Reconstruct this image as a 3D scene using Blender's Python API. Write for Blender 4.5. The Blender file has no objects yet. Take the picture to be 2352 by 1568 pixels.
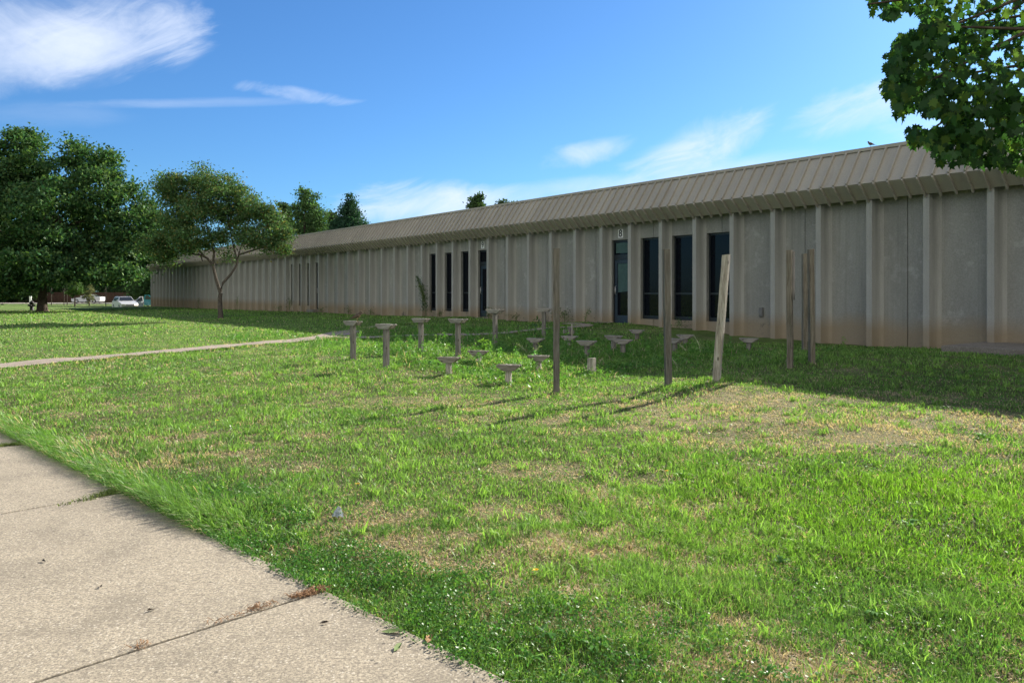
import bpy, math, random
import numpy as np
from mathutils import Vector, Matrix
random.seed(7); rng = np.random.default_rng(11)
C = bpy.context.scene.collection
PI = math.pi
F, CX, HY, EYE = 1780.0, 1176.0, 668.0, 1.5          # photograph geometry in a 2352 wide frame

# ------------------------------------------------------------------ noise
def vnoise(x, y, s, seed=0):
    x = np.asarray(x, float)*s + seed*17.3; y = np.asarray(y, float)*s + seed*9.1
    xi = np.floor(x).astype(np.int64); yi = np.floor(y).astype(np.int64)
    fx = x-xi; fy = y-yi; fx = fx*fx*(3-2*fx); fy = fy*fy*(3-2*fy)
    def h(a, b):
        n = (a*374761393 + b*668265263 + seed*1442695) & 0x7fffffff
        n = ((n ^ (n >> 13))*1274126177) & 0x7fffffff
        return ((n ^ (n >> 16)) & 0xffff)/65535.0
    return (h(xi, yi)*(1-fx)+h(xi+1, yi)*fx)*(1-fy) + (h(xi, yi+1)*(1-fx)+h(xi+1, yi+1)*fx)*fy
def fbm(x, y, s, seed=0, o=3):
    r = 0; a = .5; t = 0
    for i in range(o):
        r = r + a*vnoise(x, y, s*2**i, seed+i); t += a; a *= .55
    return r/t
def sstep(a, b, x):
    t = np.clip((np.asarray(x, float)-a)/(b-a), 0, 1); return t*t*(3-2*t)

# ------------------------------------------------------------------ terrain height
A_B = math.atan(1323/F)
D = (-math.sin(A_B), math.cos(A_B))                   # along the wall, away
N = (math.cos(A_B), math.sin(A_B))                    # into the building
P0 = (3.43, 25.0)
def wallpt(t, w=0.0): return (P0[0]+D[0]*t-N[0]*w, P0[1]+D[1]*t-N[1]*w)
BAY = 1.313; T0 = .82
W0 = P0[0]*N[0]+P0[1]*N[1]
cp = [(0,2.97,0),(-5.57,8.42,0),(-2.8,5.7,0),(-9,12,0),(0,0,0),(4,0,0),(-4,2,0),(-12,14,-.02),(2.2,3,.0),(3.2,5,.05),(1,6,.04),(-2,9,.04),
 (.65,11.3,.03),(2.2,10.9,.13),(3.0,11.3,.15),(4.74,13.2,.2),(5.1,13.2,.25),(6,15.8,.25),(6,9,.12),(-3.15,15.4,.13),(-2.3,14.3,.12),(-1.9,16.3,.18),
 (-10.1,15.3,0),(-7.4,20.3,.03),(-5.4,22,.12),(-14.6,38.8,.12),(-36.4,60,-.1),(-34.5,70,0),(-43.5,87,-.78),(-48,95,-.65),(-54,84,-.25),(-60,100,-.32),(-70,120,-.45),(-85,130,-.5),
 (-20,30,.0),(-28,45,-.05),(-45,50,-.1),(12,8,.2),(-30,10,0),(0,-10,0),(20,0,.2),(-60,60,-.2),(0.4,17,.2),(-1,21,.2)]
for t, z in [(-20,.3),(-11,.26),(-8.6,.17),(-6.5,.2),(-4.6,.25),(-3.2,.34),(-1.8,.39),(0,.42),(6.2,.33),(8,.37),(13.4,.3),(25,.23),(40,.1),(58,-.03),(67,-.1)]:
    cp.append((*wallpt(t), z)); cp.append((*wallpt(t, -8), z))
cp = np.array(cp)
def _phi(r): return np.sqrt(r*r+4.0)
_n = len(cp)
_A = np.ones((_n+1, _n+1)); _A[:_n,:_n] = _phi(np.hypot(cp[:,None,0]-cp[None,:,0], cp[:,None,1]-cp[None,:,1])) - np.eye(_n)*.02
_A[_n,_n] = 0
_W = np.linalg.solve(_A, np.append(cp[:,2], 0))
PE0 = np.array((0.0, 2.97)); PD = np.array((-5.57, 5.45)); PD /= np.linalg.norm(PD); PN = np.array((-PD[1], PD[0]))   # foreground path edge
if PN[1] > 0: PN = -PN                                  # towards the path
PATHW = 2.45
def pathd(x, y): return (np.asarray(x)-PE0[0])*PN[0] + (np.asarray(y)-PE0[1])*PN[1]    # >0 on the path
def gbase(x, y):
    x = np.asarray(x, float); y = np.asarray(y, float); sh = x.shape
    xf = np.clip(x.ravel(), -110, 40); yf = np.clip(y.ravel(), -15, 150); out = np.full(xf.shape, _W[_n])
    for i in range(_n): out += _W[i]*_phi(np.hypot(xf-cp[i,0], yf-cp[i,1]))
    return out.reshape(sh)
def g(x, y):
    z = gbase(x, y)
    x = np.asarray(x, float); y = np.asarray(y, float)
    r = np.hypot(x, y); near = 1-sstep(25, 60, r)
    lump = (fbm(x, y, 1.3, 3)-.5)*.07 + (fbm(x, y, .45, 5)-.5)*.08
    pd = pathd(x, y)
    off = sstep(.0, .6, -pd)+sstep(0, .6, pd-PATHW)     # 0 on the path
    flat = sstep(-.0, .9, -pd)+sstep(0, .9, pd-PATHW)
    z = z*flat + lump*near*flat
    return z + (off*.045 - .035)*(np.abs(pd) < 40)
def at(px, py, y0=2.0):
    """ground point seen at a pixel of the 2352 wide photograph"""
    ys = y0*np.exp(np.linspace(0, math.log(200/y0), 4000)); xs = (px-CX)/F*ys; zs = EYE-(py-HY)/F*ys
    d = zs-g(xs, ys); i = int(np.argmax(d < 0)) if (d < 0).any() else len(ys)-1
    return Vector((xs[i], ys[i], float(g(xs[i], ys[i]))))
def gz(x, y): return float(g(np.array([x]), np.array([y]))[0])

# ------------------------------------------------------------------ mesh helpers
class MB:
    def __init__(s): s.v = []; s.f = []; s.sm = []
    def add(s, vs, fs, smooth=False):
        o = len(s.v); s.v += [tuple(v) for v in vs]; s.f += [tuple(i+o for i in f) for f in fs]; s.sm += [smooth]*len(fs)
    def box(s, x0, x1, y0, y1, z0, z1, M=None):
        v = [Vector((x, y, z)) for z in (z0, z1) for y in (y0, y1) for x in (x0, x1)]
        if M is not None: v = [M @ p for p in v]
        s.add(v, [(0,2,3,1),(4,5,7,6),(0,1,5,4),(2,6,7,3),(0,4,6,2),(1,3,7,5)])
    def tube(s, pts, rad, n=8, cap=True, smooth=True):
        pts = [Vector(p) for p in pts]; rings = []
        for i, p in enumerate(pts):
            d = (pts[min(i+1, len(pts)-1)]-pts[max(i-1, 0)]).normalized()
            a = d.cross(Vector((0, 0, 1)) if abs(d.z) < .95 else Vector((1, 0, 0))).normalized(); b = d.cross(a)
            r = rad[i] if hasattr(rad, '__len__') else rad
            rr = r if hasattr(r, '__len__') else (r, r)
            rings.append([p + a*math.cos(2*PI*k/n)*rr[0] + b*math.sin(2*PI*k/n)*rr[1] for k in range(n)])
        vs = [v for r in rings for v in r]; fs = []
        for i in range(len(pts)-1):
            for k in range(n): fs.append((i*n+k, i*n+(k+1) % n, (i+1)*n+(k+1) % n, (i+1)*n+k))
        if cap: fs += [tuple(range(n))[::-1], tuple((len(pts)-1)*n+k for k in range(n))]
        s.add(vs, fs, smooth)
    def prism(s, poly, y0, y1, M=None, smooth=False):
        """poly of (x,z) extruded along y"""
        n = len(poly); v = [Vector((x, y0, z)) for x, z in poly]+[Vector((x, y1, z)) for x, z in poly]
        if M is not None: v = [M @ p for p in v]
        s.add(v, [tuple(range(n)), tuple(range(2*n-1, n-1, -1))]+[(i, i+n, (i+1) % n+n, (i+1) % n) for i in range(n)], smooth)
    def build(s, name, mat, parent=None, loc=None, rot=None, bevel=0):
        me = bpy.data.meshes.new(name); me.from_pydata(s.v, [], s.f)
        me.polygons.foreach_set('use_smooth', s.sm); me.materials.append(mat); me.update()
        o = bpy.data.objects.new(name, me); C.objects.link(o)
        if parent: o.parent = parent
        if loc is not None: o.location = loc
        if rot is not None: o.rotation_euler = rot
        if bevel:
            m = o.modifiers.new('bevel', 'BEVEL'); m.width = bevel; m.segments = 2; m.limit_method = 'ANGLE'
        return o
def tag(o, label=None, cat=None, group=None, kind=None):
    if label: o['label'] = label
    if cat: o['category'] = cat
    if group: o['group'] = group
    if kind: o['kind'] = kind
    return o
def empty(name, loc=(0,0,0), rz=0):
    o = bpy.data.objects.new(name, None); C.objects.link(o); o.location = loc; o.rotation_euler = (0,0,rz); o.empty_display_size = .2; return o
def npmesh(name, V, Fq, mat, col=None, parent=None, smooth=False):
    """V (n,3), Fq (m,k) equal sized faces; col (n,3) point colour"""
    me = bpy.data.meshes.new(name); m, k = Fq.shape
    me.vertices.add(len(V)); me.vertices.foreach_set('co', np.ascontiguousarray(V, dtype=np.float32).ravel())
    me.loops.add(m*k); me.loops.foreach_set('vertex_index', np.ascontiguousarray(Fq, dtype=np.int32).ravel())
    me.polygons.add(m); me.polygons.foreach_set('loop_start', np.arange(0, m*k, k, dtype=np.int32))
    me.polygons.foreach_set('loop_total', np.full(m, k, dtype=np.int32))
    if smooth: me.polygons.foreach_set('use_smooth', np.ones(m, dtype=bool))
    me.update(calc_edges=True)
    if col is not None:
        a = me.color_attributes.new('tint', 'FLOAT_COLOR', 'POINT')
        a.data.foreach_set('color', np.concatenate([col, np.ones((len(V), 1))], 1).astype(np.float32).ravel())
    me.materials.append(mat); o = bpy.data.objects.new(name, me); C.objects.link(o)
    if parent: o.parent = parent
    return o

# ------------------------------------------------------------------ materials
class NT:
    def __init__(s, name):
        s.m = bpy.data.materials.new(name); s.m.use_nodes = True; s.t = s.m.node_tree; s.t.nodes.clear()
        s.out = s.t.nodes.new('ShaderNodeOutputMaterial')
    def n(s, typ, **kw):
        x = s.t.nodes.new(typ)
        for k, v in kw.items():
            if k.startswith('i_'):
                key = k[2:].replace('_', ' '); x.inputs[key].default_value = v
            else: setattr(x, k, v)
        return x
    def l(s, a, b): s.t.links.new(a, b)
    def coord(s, kind='Object', scale=(1,1,1), rot=(0,0,0)):
        tc = s.n('ShaderNodeTexCoord'); mp = s.n('ShaderNodeMapping'); mp.inputs['Scale'].default_value = scale; mp.inputs['Rotation'].default_value = rot
        s.l(tc.outputs[kind], mp.inputs[0]); return mp.outputs[0]
    def noise(s, vec, scale, detail=3, rough=.55, dist=0):
        x = s.n('ShaderNodeTexNoise'); x.inputs['Scale'].default_value = scale; x.inputs['Detail'].default_value = detail
        x.inputs['Roughness'].default_value = rough; x.inputs['Distortion'].default_value = dist
        s.l(vec, x.inputs['Vector']); return x.outputs['Fac']
    def ramp(s, fac, stops, interp='LINEAR'):
        x = s.n('ShaderNodeValToRGB'); cr = x.color_ramp; cr.interpolation = interp
        while len(cr.elements) < len(stops): cr.elements.new(.5)
        for e, (p, c) in zip(cr.elements, stops):
            e.position = p; e.color = (*c, 1) if hasattr(c, '__len__') else (c, c, c, 1)
        s.l(fac, x.inputs[0]); return x.outputs['Color']
    def mix(s, fac, a, b, mode='MIX'):
        x = s.n('ShaderNodeMix', data_type='RGBA', blend_type=mode)
        for inp, v in ((x.inputs[0], fac), (x.inputs[6], a), (x.inputs[7], b)):
            if hasattr(v, 'links') or isinstance(v, bpy.types.NodeSocket): s.l(v, inp)
            elif hasattr(v, '__len__'): inp.default_value = (*v, 1)
            else: inp.default_value = v
        return x.outputs[2]
    def math(s, op, a, b=0.0, c=None):
        x = s.n('ShaderNodeMath', operation=op)
        for i, v in enumerate((a, b, c)):
            if v is None: continue
            if isinstance(v, bpy.types.NodeSocket): s.l(v, x.inputs[i])
            else: x.inputs[i].default_value = v
        return x.outputs[0]
    def bump(s, h, strength=.3, dist=.01):
        x = s.n('ShaderNodeBump'); x.inputs['Strength'].default_value = strength; x.inputs['Distance'].default_value = dist
        s.l(h, x.inputs['Height']); return x.outputs[0]
    def bsdf(s, col, rough=.8, spec=.3, metal=0, normal=None, **kw):
        b = s.n('ShaderNodeBsdfPrincipled')
        for key, v in (('Base Color', col), ('Roughness', rough), ('Metallic', metal), ('Specular IOR Level', spec)):
            if isinstance(v, bpy.types.NodeSocket): s.l(v, b.inputs[key])
            elif hasattr(v, '__len__'): b.inputs[key].default_value = (*v, 1)
            else: b.inputs[key].default_value = v
        if normal is not None: s.l(normal, b.inputs['Normal'])
        return b
    def fin(s, b): s.l(b.outputs[0], s.out.inputs[0]); return s.m

def m_simple(name, col, rough=.6, spec=.4, metal=0, var=.15, scale=8):
    t = NT(name); n = t.noise(t.coord(), scale, 4)
    c = t.mix(t.ramp(n, [(.3, 0), (.7, 1)]), [x*(1-var) for x in col], [min(1, x*(1+var)) for x in col])
    return t.fin(t.bsdf(c, rough, spec, metal))

def m_leafy(name, transl=.4, rough=.5, gloss=.12, gain=(1,1,1), tgain=(1.1,1.2,.6)):
    t = NT(name); a = t.n('ShaderNodeVertexColor'); a.layer_name = 'tint'
    c = t.mix(1.0, a.outputs[0], gain, 'MULTIPLY')
    d = t.n('ShaderNodeBsdfDiffuse'); t.l(c, d.inputs[0])
    tr = t.n('ShaderNodeBsdfTranslucent'); t.l(t.mix(1.0, c, tgain, 'MULTIPLY'), tr.inputs[0])
    mx = t.n('ShaderNodeMixShader'); mx.inputs[0].default_value = transl; t.l(d.outputs[0], mx.inputs[1]); t.l(tr.outputs[0], mx.inputs[2])
    gl = t.n('ShaderNodeBsdfGlossy'); gl.inputs['Roughness'].default_value = rough; gl.inputs['Color'].default_value = (1,1,1,1)
    m2 = t.n('ShaderNodeMixShader'); m2.inputs[0].default_value = gloss; t.l(mx.outputs[0], m2.inputs[1]); t.l(gl.outputs[0], m2.inputs[2])
    return t.fin(m2)

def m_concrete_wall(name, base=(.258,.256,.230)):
    t = NT(name); w = t.coord(); z = t.n('ShaderNodeSeparateXYZ'); t.l(w, z.inputs[0])
    big = t.noise(w, .8, 5, .6); mid = t.noise(t.coord(scale=(1.5, 1.5, .35)), 1.6, 4); fine = t.noise(w, 38, 3, .7)
    v = t.n('ShaderNodeTexVoronoi'); v.inputs['Scale'].default_value = 55; t.l(w, v.inputs['Vector'])
    c = t.mix(t.ramp(mid, [(.3, 0), (.75, 1)]), [x*.82 for x in base], [x*1.15 for x in base])
    c = t.mix(t.ramp(fine, [(.35, .0), (.62, .32)]), c, (.46,.45,.42))
    c = t.mix(t.ramp(v.outputs['Distance'], [(.0, .35), (.25, 0)]), c, (.17,.16,.145))
    pale = t.ramp(t.noise(w, 1.9, 6, .75), [(.56, 0), (.66, .45)])
    c = t.mix(pale, c, (.47,.46,.43))
    drip = t.ramp(t.noise(t.coord(scale=(5,5,.12)), 1.0, 5, .7), [(.52, 0), (.70, .5)])
    c = t.mix(drip, c, [x*.62 for x in base])
    pan = t.n('ShaderNodeTexNoise'); pan.noise_dimensions = '1D'; t.l(t.math('FLOOR', t.math('MULTIPLY', z.outputs['X'], 1/1.313)), pan.inputs['W']); pan.inputs['Scale'].default_value = 3.7
    c = t.mix(t.ramp(pan.outputs[0], [(.35, .22), (.65, 0)]), c, [x*.72 for x in base])
    # tan splash stain along the foot of the wall
    hz = t.math('ADD', z.outputs['Z'], t.math('MULTIPLY', t.noise(t.coord(scale=(1, 1, .4)), 1.1, 4), -.55))
    st = t.ramp(hz, [(.30, .75), (.68, .0)])
    c = t.mix(st, c, (.295,.225,.14))
    mold = t.math('MULTIPLY', t.ramp(t.noise(w, 2.6, 7, .8), [(.53, 0), (.62, .85)]), t.ramp(z.outputs['Z'], [(.5, 1), (.72, 0)]))
    c = t.mix(t.math('MULTIPLY', mold, t.ramp(t.noise(w, .33, 1), [(.5, 0), (.58, 1)])), c, (.085,.082,.075))
    nb = t.bump(t.math('ADD', fine, t.math('MULTIPLY', v.outputs['Distance'], -.6)), .7, .012)
    return t.fin(t.bsdf(c, .92, .15, normal=nb))

def m_path(name, base=(.395,.342,.252)):
    t = NT(name); w = t.coord()
    big = t.noise(w, .9, 5, .6); mid = t.noise(w, 6, 5, .65); fine = t.noise(w, 75, 4, .8); med = t.noise(w, 26, 3, .7)
    c = t.mix(t.ramp(big, [(.3, 0), (.7, 1)]), [x*.86 for x in base], [x*1.12 for x in base])
    c = t.mix(t.ramp(mid, [(.3, .35), (.7, 0)]), c, [x*.62 for x in base])
    c = t.mix(t.ramp(t.noise(t.coord(scale=(1,1,1)), 2.3, 6, .7), [(.47, 0), (.64, .55)]), c, [x*.5 for x in base])
    c = t.mix(t.ramp(fine, [(.40, .9), (.55, .0)]), c, (.15,.13,.105)); c = t.mix(t.ramp(fine, [(.55, 0), (.70, .6)]), c, (.50,.45,.36)); c = t.mix(t.ramp(med, [(.38, .6), (.5, .0)]), c, (.18,.155,.12))
    v = t.n('ShaderNodeTexVoronoi'); v.inputs['Scale'].default_value = 58; v.inputs['Randomness'].default_value = 1; t.l(w, v.inputs['Vector'])
    sel = t.ramp(v.outputs['Color'], [(.55, 0), (.59, 1)])
    c = t.mix(t.math('MULTIPLY', sel, t.ramp(v.outputs['Distance'], [(.18, .65), (.34, 0)])), c, (.56,.51,.42))
    v2 = t.n('ShaderNodeTexVoronoi'); v2.inputs['Scale'].default_value = 13; t.l(w, v2.inputs['Vector'])
    s2 = t.math('MULTIPLY', t.ramp(v2.outputs['Color'], [(.64, 0), (.67, 1)]), t.ramp(v2.outputs['Distance'], [(.07, .85), (.15, 0)]))
    c = t.mix(s2, c, (.09,.08,.07))
    nb = t.bump(t.math('ADD', t.math('MULTIPLY', fine, .7), mid), .55, .006)
    return t.fin(t.bsdf(c, .93, .2, normal=nb))

def m_wood(name, axis='Z', tone=1.0, warm=0.0):
    t = NT(name); sc = {'Z': (1,1,.055), 'X': (.055,1,1)}[axis]
    info = t.n('ShaderNodeObjectInfo'); mp = t.coord(scale=sc)
    ad = t.n('ShaderNodeVectorMath', operation='ADD'); t.l(mp, ad.inputs[0])
    sv = t.n('ShaderNodeCombineXYZ'); t.l(t.math('MULTIPLY', info.outputs['Random'], 9.0), sv.inputs[0]); t.l(t.math('MULTIPLY', info.outputs['Random'], 5.0), sv.inputs[1]); t.l(sv.outputs[0], ad.inputs[1])
    gr = t.noise(ad.outputs[0], 55, 4, .6, .6); gr2 = t.noise(ad.outputs[0], 170, 2, .6); big = t.noise(t.coord(scale=(1,1,.5)), 3.5, 3)
    a = (.285*tone, (.275-.015*warm)*tone, (.245-.045*warm)*tone); b = (.115*tone, (.106-.01*warm)*tone, (.09-.02*warm)*tone)
    c = t.mix(t.ramp(gr, [(.36, 0), (.62, 1)]), b, a)
    c = t.mix(t.ramp(gr2, [(.3, .5), (.5, 0)]), c, (.07,.058,.048))
    c = t.mix(t.ramp(big, [(.42, 0), (.7, .5)]), c, (.33*tone,.28*tone,.22*tone))
    v = t.n('ShaderNodeTexVoronoi'); v.inputs['Scale'].default_value = 3.2; v.inputs['Randomness'].default_value = 1
    kn = t.coord(scale=(2.2,2.2,1) if axis == 'Z' else (1,2.2,2.2)); t.l(kn, v.inputs['Vector'])
    c = t.mix(t.ramp(v.outputs['Distance'], [(.07, .85), (.12, 0)]), c, (.05,.038,.03))
    nb = t.bump(t.math('ADD', gr, t.math('MULTIPLY', gr2, .6)), .6, .004)
    return t.fin(t.bsdf(c, .85, .2, normal=nb))

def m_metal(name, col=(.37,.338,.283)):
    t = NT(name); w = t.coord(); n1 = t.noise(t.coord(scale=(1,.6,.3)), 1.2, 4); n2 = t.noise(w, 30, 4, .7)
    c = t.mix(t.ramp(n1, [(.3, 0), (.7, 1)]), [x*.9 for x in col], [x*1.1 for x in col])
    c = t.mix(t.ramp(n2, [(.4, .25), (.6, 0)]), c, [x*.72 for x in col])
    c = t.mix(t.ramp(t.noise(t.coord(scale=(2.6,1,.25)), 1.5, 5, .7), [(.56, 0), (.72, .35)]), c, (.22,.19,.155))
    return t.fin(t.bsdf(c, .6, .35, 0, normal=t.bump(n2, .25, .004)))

def m_ground(name):
    t = NT(name); a = t.n('ShaderNodeVertexColor'); a.layer_name = 'tint'; w = t.coord()
    f = t.noise(w, 9, 6, .75); f2 = t.noise(w, 60, 3, .7); f3 = t.noise(w, 1.3, 4, .6)
    c = t.mix(t.ramp(f, [(.3, .6), (.65, 0)]), a.outputs[0], (.05,.055,.022))
    c = t.mix(t.ramp(f2, [(.45, 0), (.7, .45)]), c, (.20,.19,.08))
    c = t.mix(t.ramp(f3, [(.35, .25), (.6, 0)]), c, (.06,.085,.025))
    nb = t.bump(t.math('ADD', f, f2), 1.0, .05)
    return t.fin(t.bsdf(c, .95, .1, normal=nb))

M = dict(
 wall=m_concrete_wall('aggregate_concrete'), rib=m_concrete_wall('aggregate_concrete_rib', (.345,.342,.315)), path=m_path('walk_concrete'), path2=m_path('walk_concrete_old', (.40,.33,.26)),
 wood=m_wood('weathered_post', 'Z', .62), woodmid=m_wood('weathered_support', 'Z', .85), woodw=m_wood('weathered_post_warm', 'Z', .78, 1), woodx=m_wood('weathered_board', 'X', 1.15), woodpale=m_wood('pale_post', 'Z', 1.6, .3), woodxp=m_wood('pale_board', 'X', .95, .4),
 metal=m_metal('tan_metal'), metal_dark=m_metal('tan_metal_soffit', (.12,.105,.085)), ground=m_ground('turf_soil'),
 grass=m_leafy('grass_blades', .45, .45, .02), leaf=m_leafy('tree_leaves', .3, .5, .008), cover=m_leafy('ground_cover', .42, .4, .02),
 bark=m_simple('bark', (.075,.06,.048), .95, .1, 0, .45, 14), barkp=m_simple('bark_pale', (.095,.08,.066), .95, .1, 0, .45, 14),
 frame=m_simple('dark_bronze_frame', (.012,.016,.020), .4, .5), glass=m_simple('window_glass', (.003,.005,.009), .06, .16), seal=m_simple('sealant', (.05,.048,.044), .9),
 white=m_simple('white_plate', (.72,.72,.70), .6, .3, 0, .04), black=m_simple('black_paint', (.012,.012,.012), .6), roofing=m_simple('flat_roof', (.25,.24,.22), .9),
 carwhite=m_simple('white_car_paint', (.50,.51,.52), .25, .5, 0, .02), teal=m_simple('teal_car_paint', (.01,.22,.26), .25, .5, 0, .03), carglass=m_simple('car_glass', (.03,.035,.04), .05, .6),
 tyre=m_simple('tyre_rubber', (.02,.02,.02), .85), rim=m_simple('wheel_rim', (.35,.35,.36), .35, .5, .8), blackp=m_simple('black_trim', (.02,.02,.02), .5),
 brownfence=m_simple('brown_fence', (.075,.045,.035), .9, .1, 0, .3, 3), road=m_simple('road_asphalt', (.30,.275,.235), .95, .1, 0, .12, 2), grate=m_simple('steel_grate', (.09,.085,.08), .6, .4, .5),
 pad=m_path('pad_concrete', (.26,.235,.2)), blind=m_simple('green_blind', (.05,.10,.095), .8), steel=m_simple('brushed_steel', (.55,.55,.53), .3, .5, .9, .05), boxg=m_simple('grey_cover', (.16,.155,.145), .6),
 yellow=m_simple('dandelion_yellow', (.75,.50,.02), .7), straw=m_simple('dry_straw', (.30,.18,.10), .9, .1, 0, .3, 40), plastic=m_simple('clear_plastic', (.30,.34,.34), .15, .6, 0, .5, 70),
 hyd=m_simple('dark_hydrant', (.03,.028,.03), .6), stem=m_simple('weed_stem', (.12,.17,.05), .8), palestem=m_simple('pale_weed_stem', (.42,.44,.26), .8), bird=m_simple('bird_feathers', (.10,.075,.055), .9, .1, 0, .35, 60), birdb=m_simple('pale_breast_feathers', (.38,.25,.16), .9, .1, 0, .2, 60),
 beak=m_simple('beak', (.25,.17,.05), .5))
def m_emit(name, col, s):
    t = NT(name); e = t.n('ShaderNodeEmission'); e.inputs[0].default_value = (*col, 1); e.inputs[1].default_value = s; return t.fin(e)
M['lamp'] = m_emit('lit_headlight', (1,.82,.55), 2.2)

# ------------------------------------------------------------------ lawn colour
DRY = [(1640,960,1.6,.7),(1760,930,1.6,.6),(1560,1010,.6,.3),(1960,1010,1.5,.6),(2080,960,1.0,.5),(1850,1000,1.2,.5),(930,1250,.5,.3),(1010,1290,.4,.22),(1220,1350,.35,.2),(1380,1430,.28,.16),(740,1075,.35,.15),(530,1040,.25,.12),(1600,1170,.35,.15),
       (1250,1240,.4,.18),(1450,1290,.4,.2),(1150,1180,.5,.25),(860,1180,.5,.25),(1330,965,.7,.4),(1020,920,.8,.5),(1300,1345,.25,.2),(2300,970,.8,.5),(1750,1150,.4,.2),(1230,1085,.5,.3),(430,1000,.3,.15),(1900,1560,.5,.12)]
LUSH = [(2150,1130,2.0,.9),(2250,1250,1.2,.5),(1950,1190,.8,.4),(1420,1040,.8,.4),(1560,1120,.8,.35),(2000,1350,1.0,.4),(700,960,1.5,.8),(600,1150,.8,.8),(1350,1170,.4,.3)]
_dry = [(*at(px, py)[:2], a, b) for px, py, a, b in DRY]; _lush = [(*at(px, py)[:2], a, b) for px, py, a, b in LUSH]
def blobs(L, x, y):
    r = np.zeros(np.shape(x))
    for cx, cy, a, b in L: r = np.maximum(r, np.exp(-(((x-cx)/a)**2+((y-cy)/max(b, a*.6))**2)))
    return r
def dryness(x, y):
    n = fbm(x, y, .9, 21, 4); n2 = fbm(x, y, 5.5, 31, 3)
    d = (n-.5)*1.5 + (n2-.5)*2.3 + .08 + .95*blobs(_dry, x, y) - .55*blobs(_lush, x, y)
    wallw = W0-(np.asarray(x)*N[0]+np.asarray(y)*N[1])
    far = sstep(14, 28, np.hypot(x, y)); d = d - .12*far
    d = d - .35*weedmask(x, y)
    return np.clip(d, 0, 1)
_mc = at(1300, 830)
def weedmask(x, y):
    x = np.asarray(x, float); y = np.asarray(y, float)
    w = W0-(x*N[0]+y*N[1]); t = (x-P0[0])*D[0]+(y-P0[1])*D[1]
    n = (fbm(x, y, .7, 61)-.5)*2.2
    return sstep(2.6, 4.4, w+n)*(1-sstep(9.6, 11.2, w+n))*(1-sstep(9.5, 12, t+n*1.5))*sstep(-9.5, -7.5, t+n)
GREEN = np.array((.125,.250,.050)); GREEN2 = np.array((.215,.360,.080)); DEEP = np.array((.066,.160,.040)); STRAW = np.array((.56,.43,.30))
def lawncol(x, y, k):
    """albedo of turf; k random per blade"""
    x = np.asarray(x); d = dryness(x, y); lu = blobs(_lush[:3], x, y)
    c = GREEN[None]*(1-k[:,None]) + GREEN2[None]*k[:,None]
    c = c*(1-.75*lu[:,None]) + np.array((.17,.33,.022))*(.75*lu[:,None])
    dp = sstep(.45, .7, fbm(x, y, 1.1, 77, 3))[:,None]*.4
    return c*(1-dp)+DEEP*dp, d

# ------------------------------------------------------------------ ground sheet
def axis(fine0, fine1, step, lo, hi, gr=1.12):
    a = list(np.arange(fine0, fine1+1e-6, step)); s = step
    while a[-1] < hi: s *= gr; a.append(a[-1]+s)
    s = step; b = [fine0]
    while b[-1] > lo: s *= gr; b.append(b[-1]-s)
    return np.array(b[:0:-1]+a)
gx = axis(-8.5, 9, .16, -900, 900, 1.075); gy = axis(-1, 22, .16, -300, 1500, 1.07)
GX, GY = np.meshgrid(gx, gy); GZ = g(GX, GY)
far = sstep(160, 400, np.hypot(GX, GY)); GZ = GZ*(1-far) + (-.6)*far
V = np.stack([GX.ravel(), GY.ravel(), GZ.ravel()], 1); nx, ny = len(gx), len(gy)
ii = (np.arange(ny-1)[:,None]*nx+np.arange(nx-1)[None]).ravel()
Fq = np.stack([ii, ii+1, ii+1+nx, ii+nx], 1)
kk = fbm(V[:,0], V[:,1], .8, 9); c, d = lawncol(V[:,0], V[:,1], kk)
r = np.hypot(V[:,0], V[:,1]); fr = sstep(9, 24, r)[:,None]
soil = np.array((.12,.10,.055)); soild = np.array((.38,.29,.19))
cn = soil*(1-d[:,None]) + soild*d[:,None]; cf = c*.92*(1-.5*d[:,None]) + STRAW*.75*.5*d[:,None]
gcol = (cn*.75+c*.25)*(1-fr)+cf*fr
ground = npmesh('ground', V, Fq, M['ground'], gcol, smooth=True); tag(ground, kind='structure')

# ------------------------------------------------------------------ paths
def slab_path():
    mb = MB(); L0, L1 = -7.0, 26.0; js = []
    s1 = float((np.array((-.94, 3.886))-PE0) @ PD)
    s = s1-2.72*3
    while s < L1: js.append(s); s += 2.72
    for a, b in zip(js[:-1], js[1:]):
        g0 = .007
        p = lambda q, e, z: (PE0[0]+PD[0]*q+PN[0]*e, PE0[1]+PD[1]*q+PN[1]*e, z)
        c8 = [p(a+g0, 0, -.12), p(b-g0, 0, -.12), p(b-g0, PATHW, -.12), p(a+g0, PATHW, -.12), p(a+g0, 0, 0), p(b-g0, 0, 0), p(b-g0, PATHW, 0), p(a+g0, PATHW, 0)]
        mb.add(c8, [(0,1,2,3),(4,7,6,5),(0,4,5,1),(1,5,6,2),(2,6,7,3),(3,7,4,0)])
    o = mb.build('path', M['path'], bevel=.006); tag(o, kind='structure')
    mb = MB(); p = lambda q, e, z: (PE0[0]+PD[0]*q+PN[0]*e, PE0[1]+PD[1]*q+PN[1]*e, z)
    mb.add([p(L0, .01, -.014), p(L1-2, .01, -.014), p(L1-2, PATHW-.01, -.014), p(L0, PATHW-.01, -.014)], [(0,1,2,3)])
    o = mb.build('path_joint_soil', m_simple('joint_soil', (.07,.055,.04), .95, .1)); tag(o, kind='structure')
slab_path()
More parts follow.
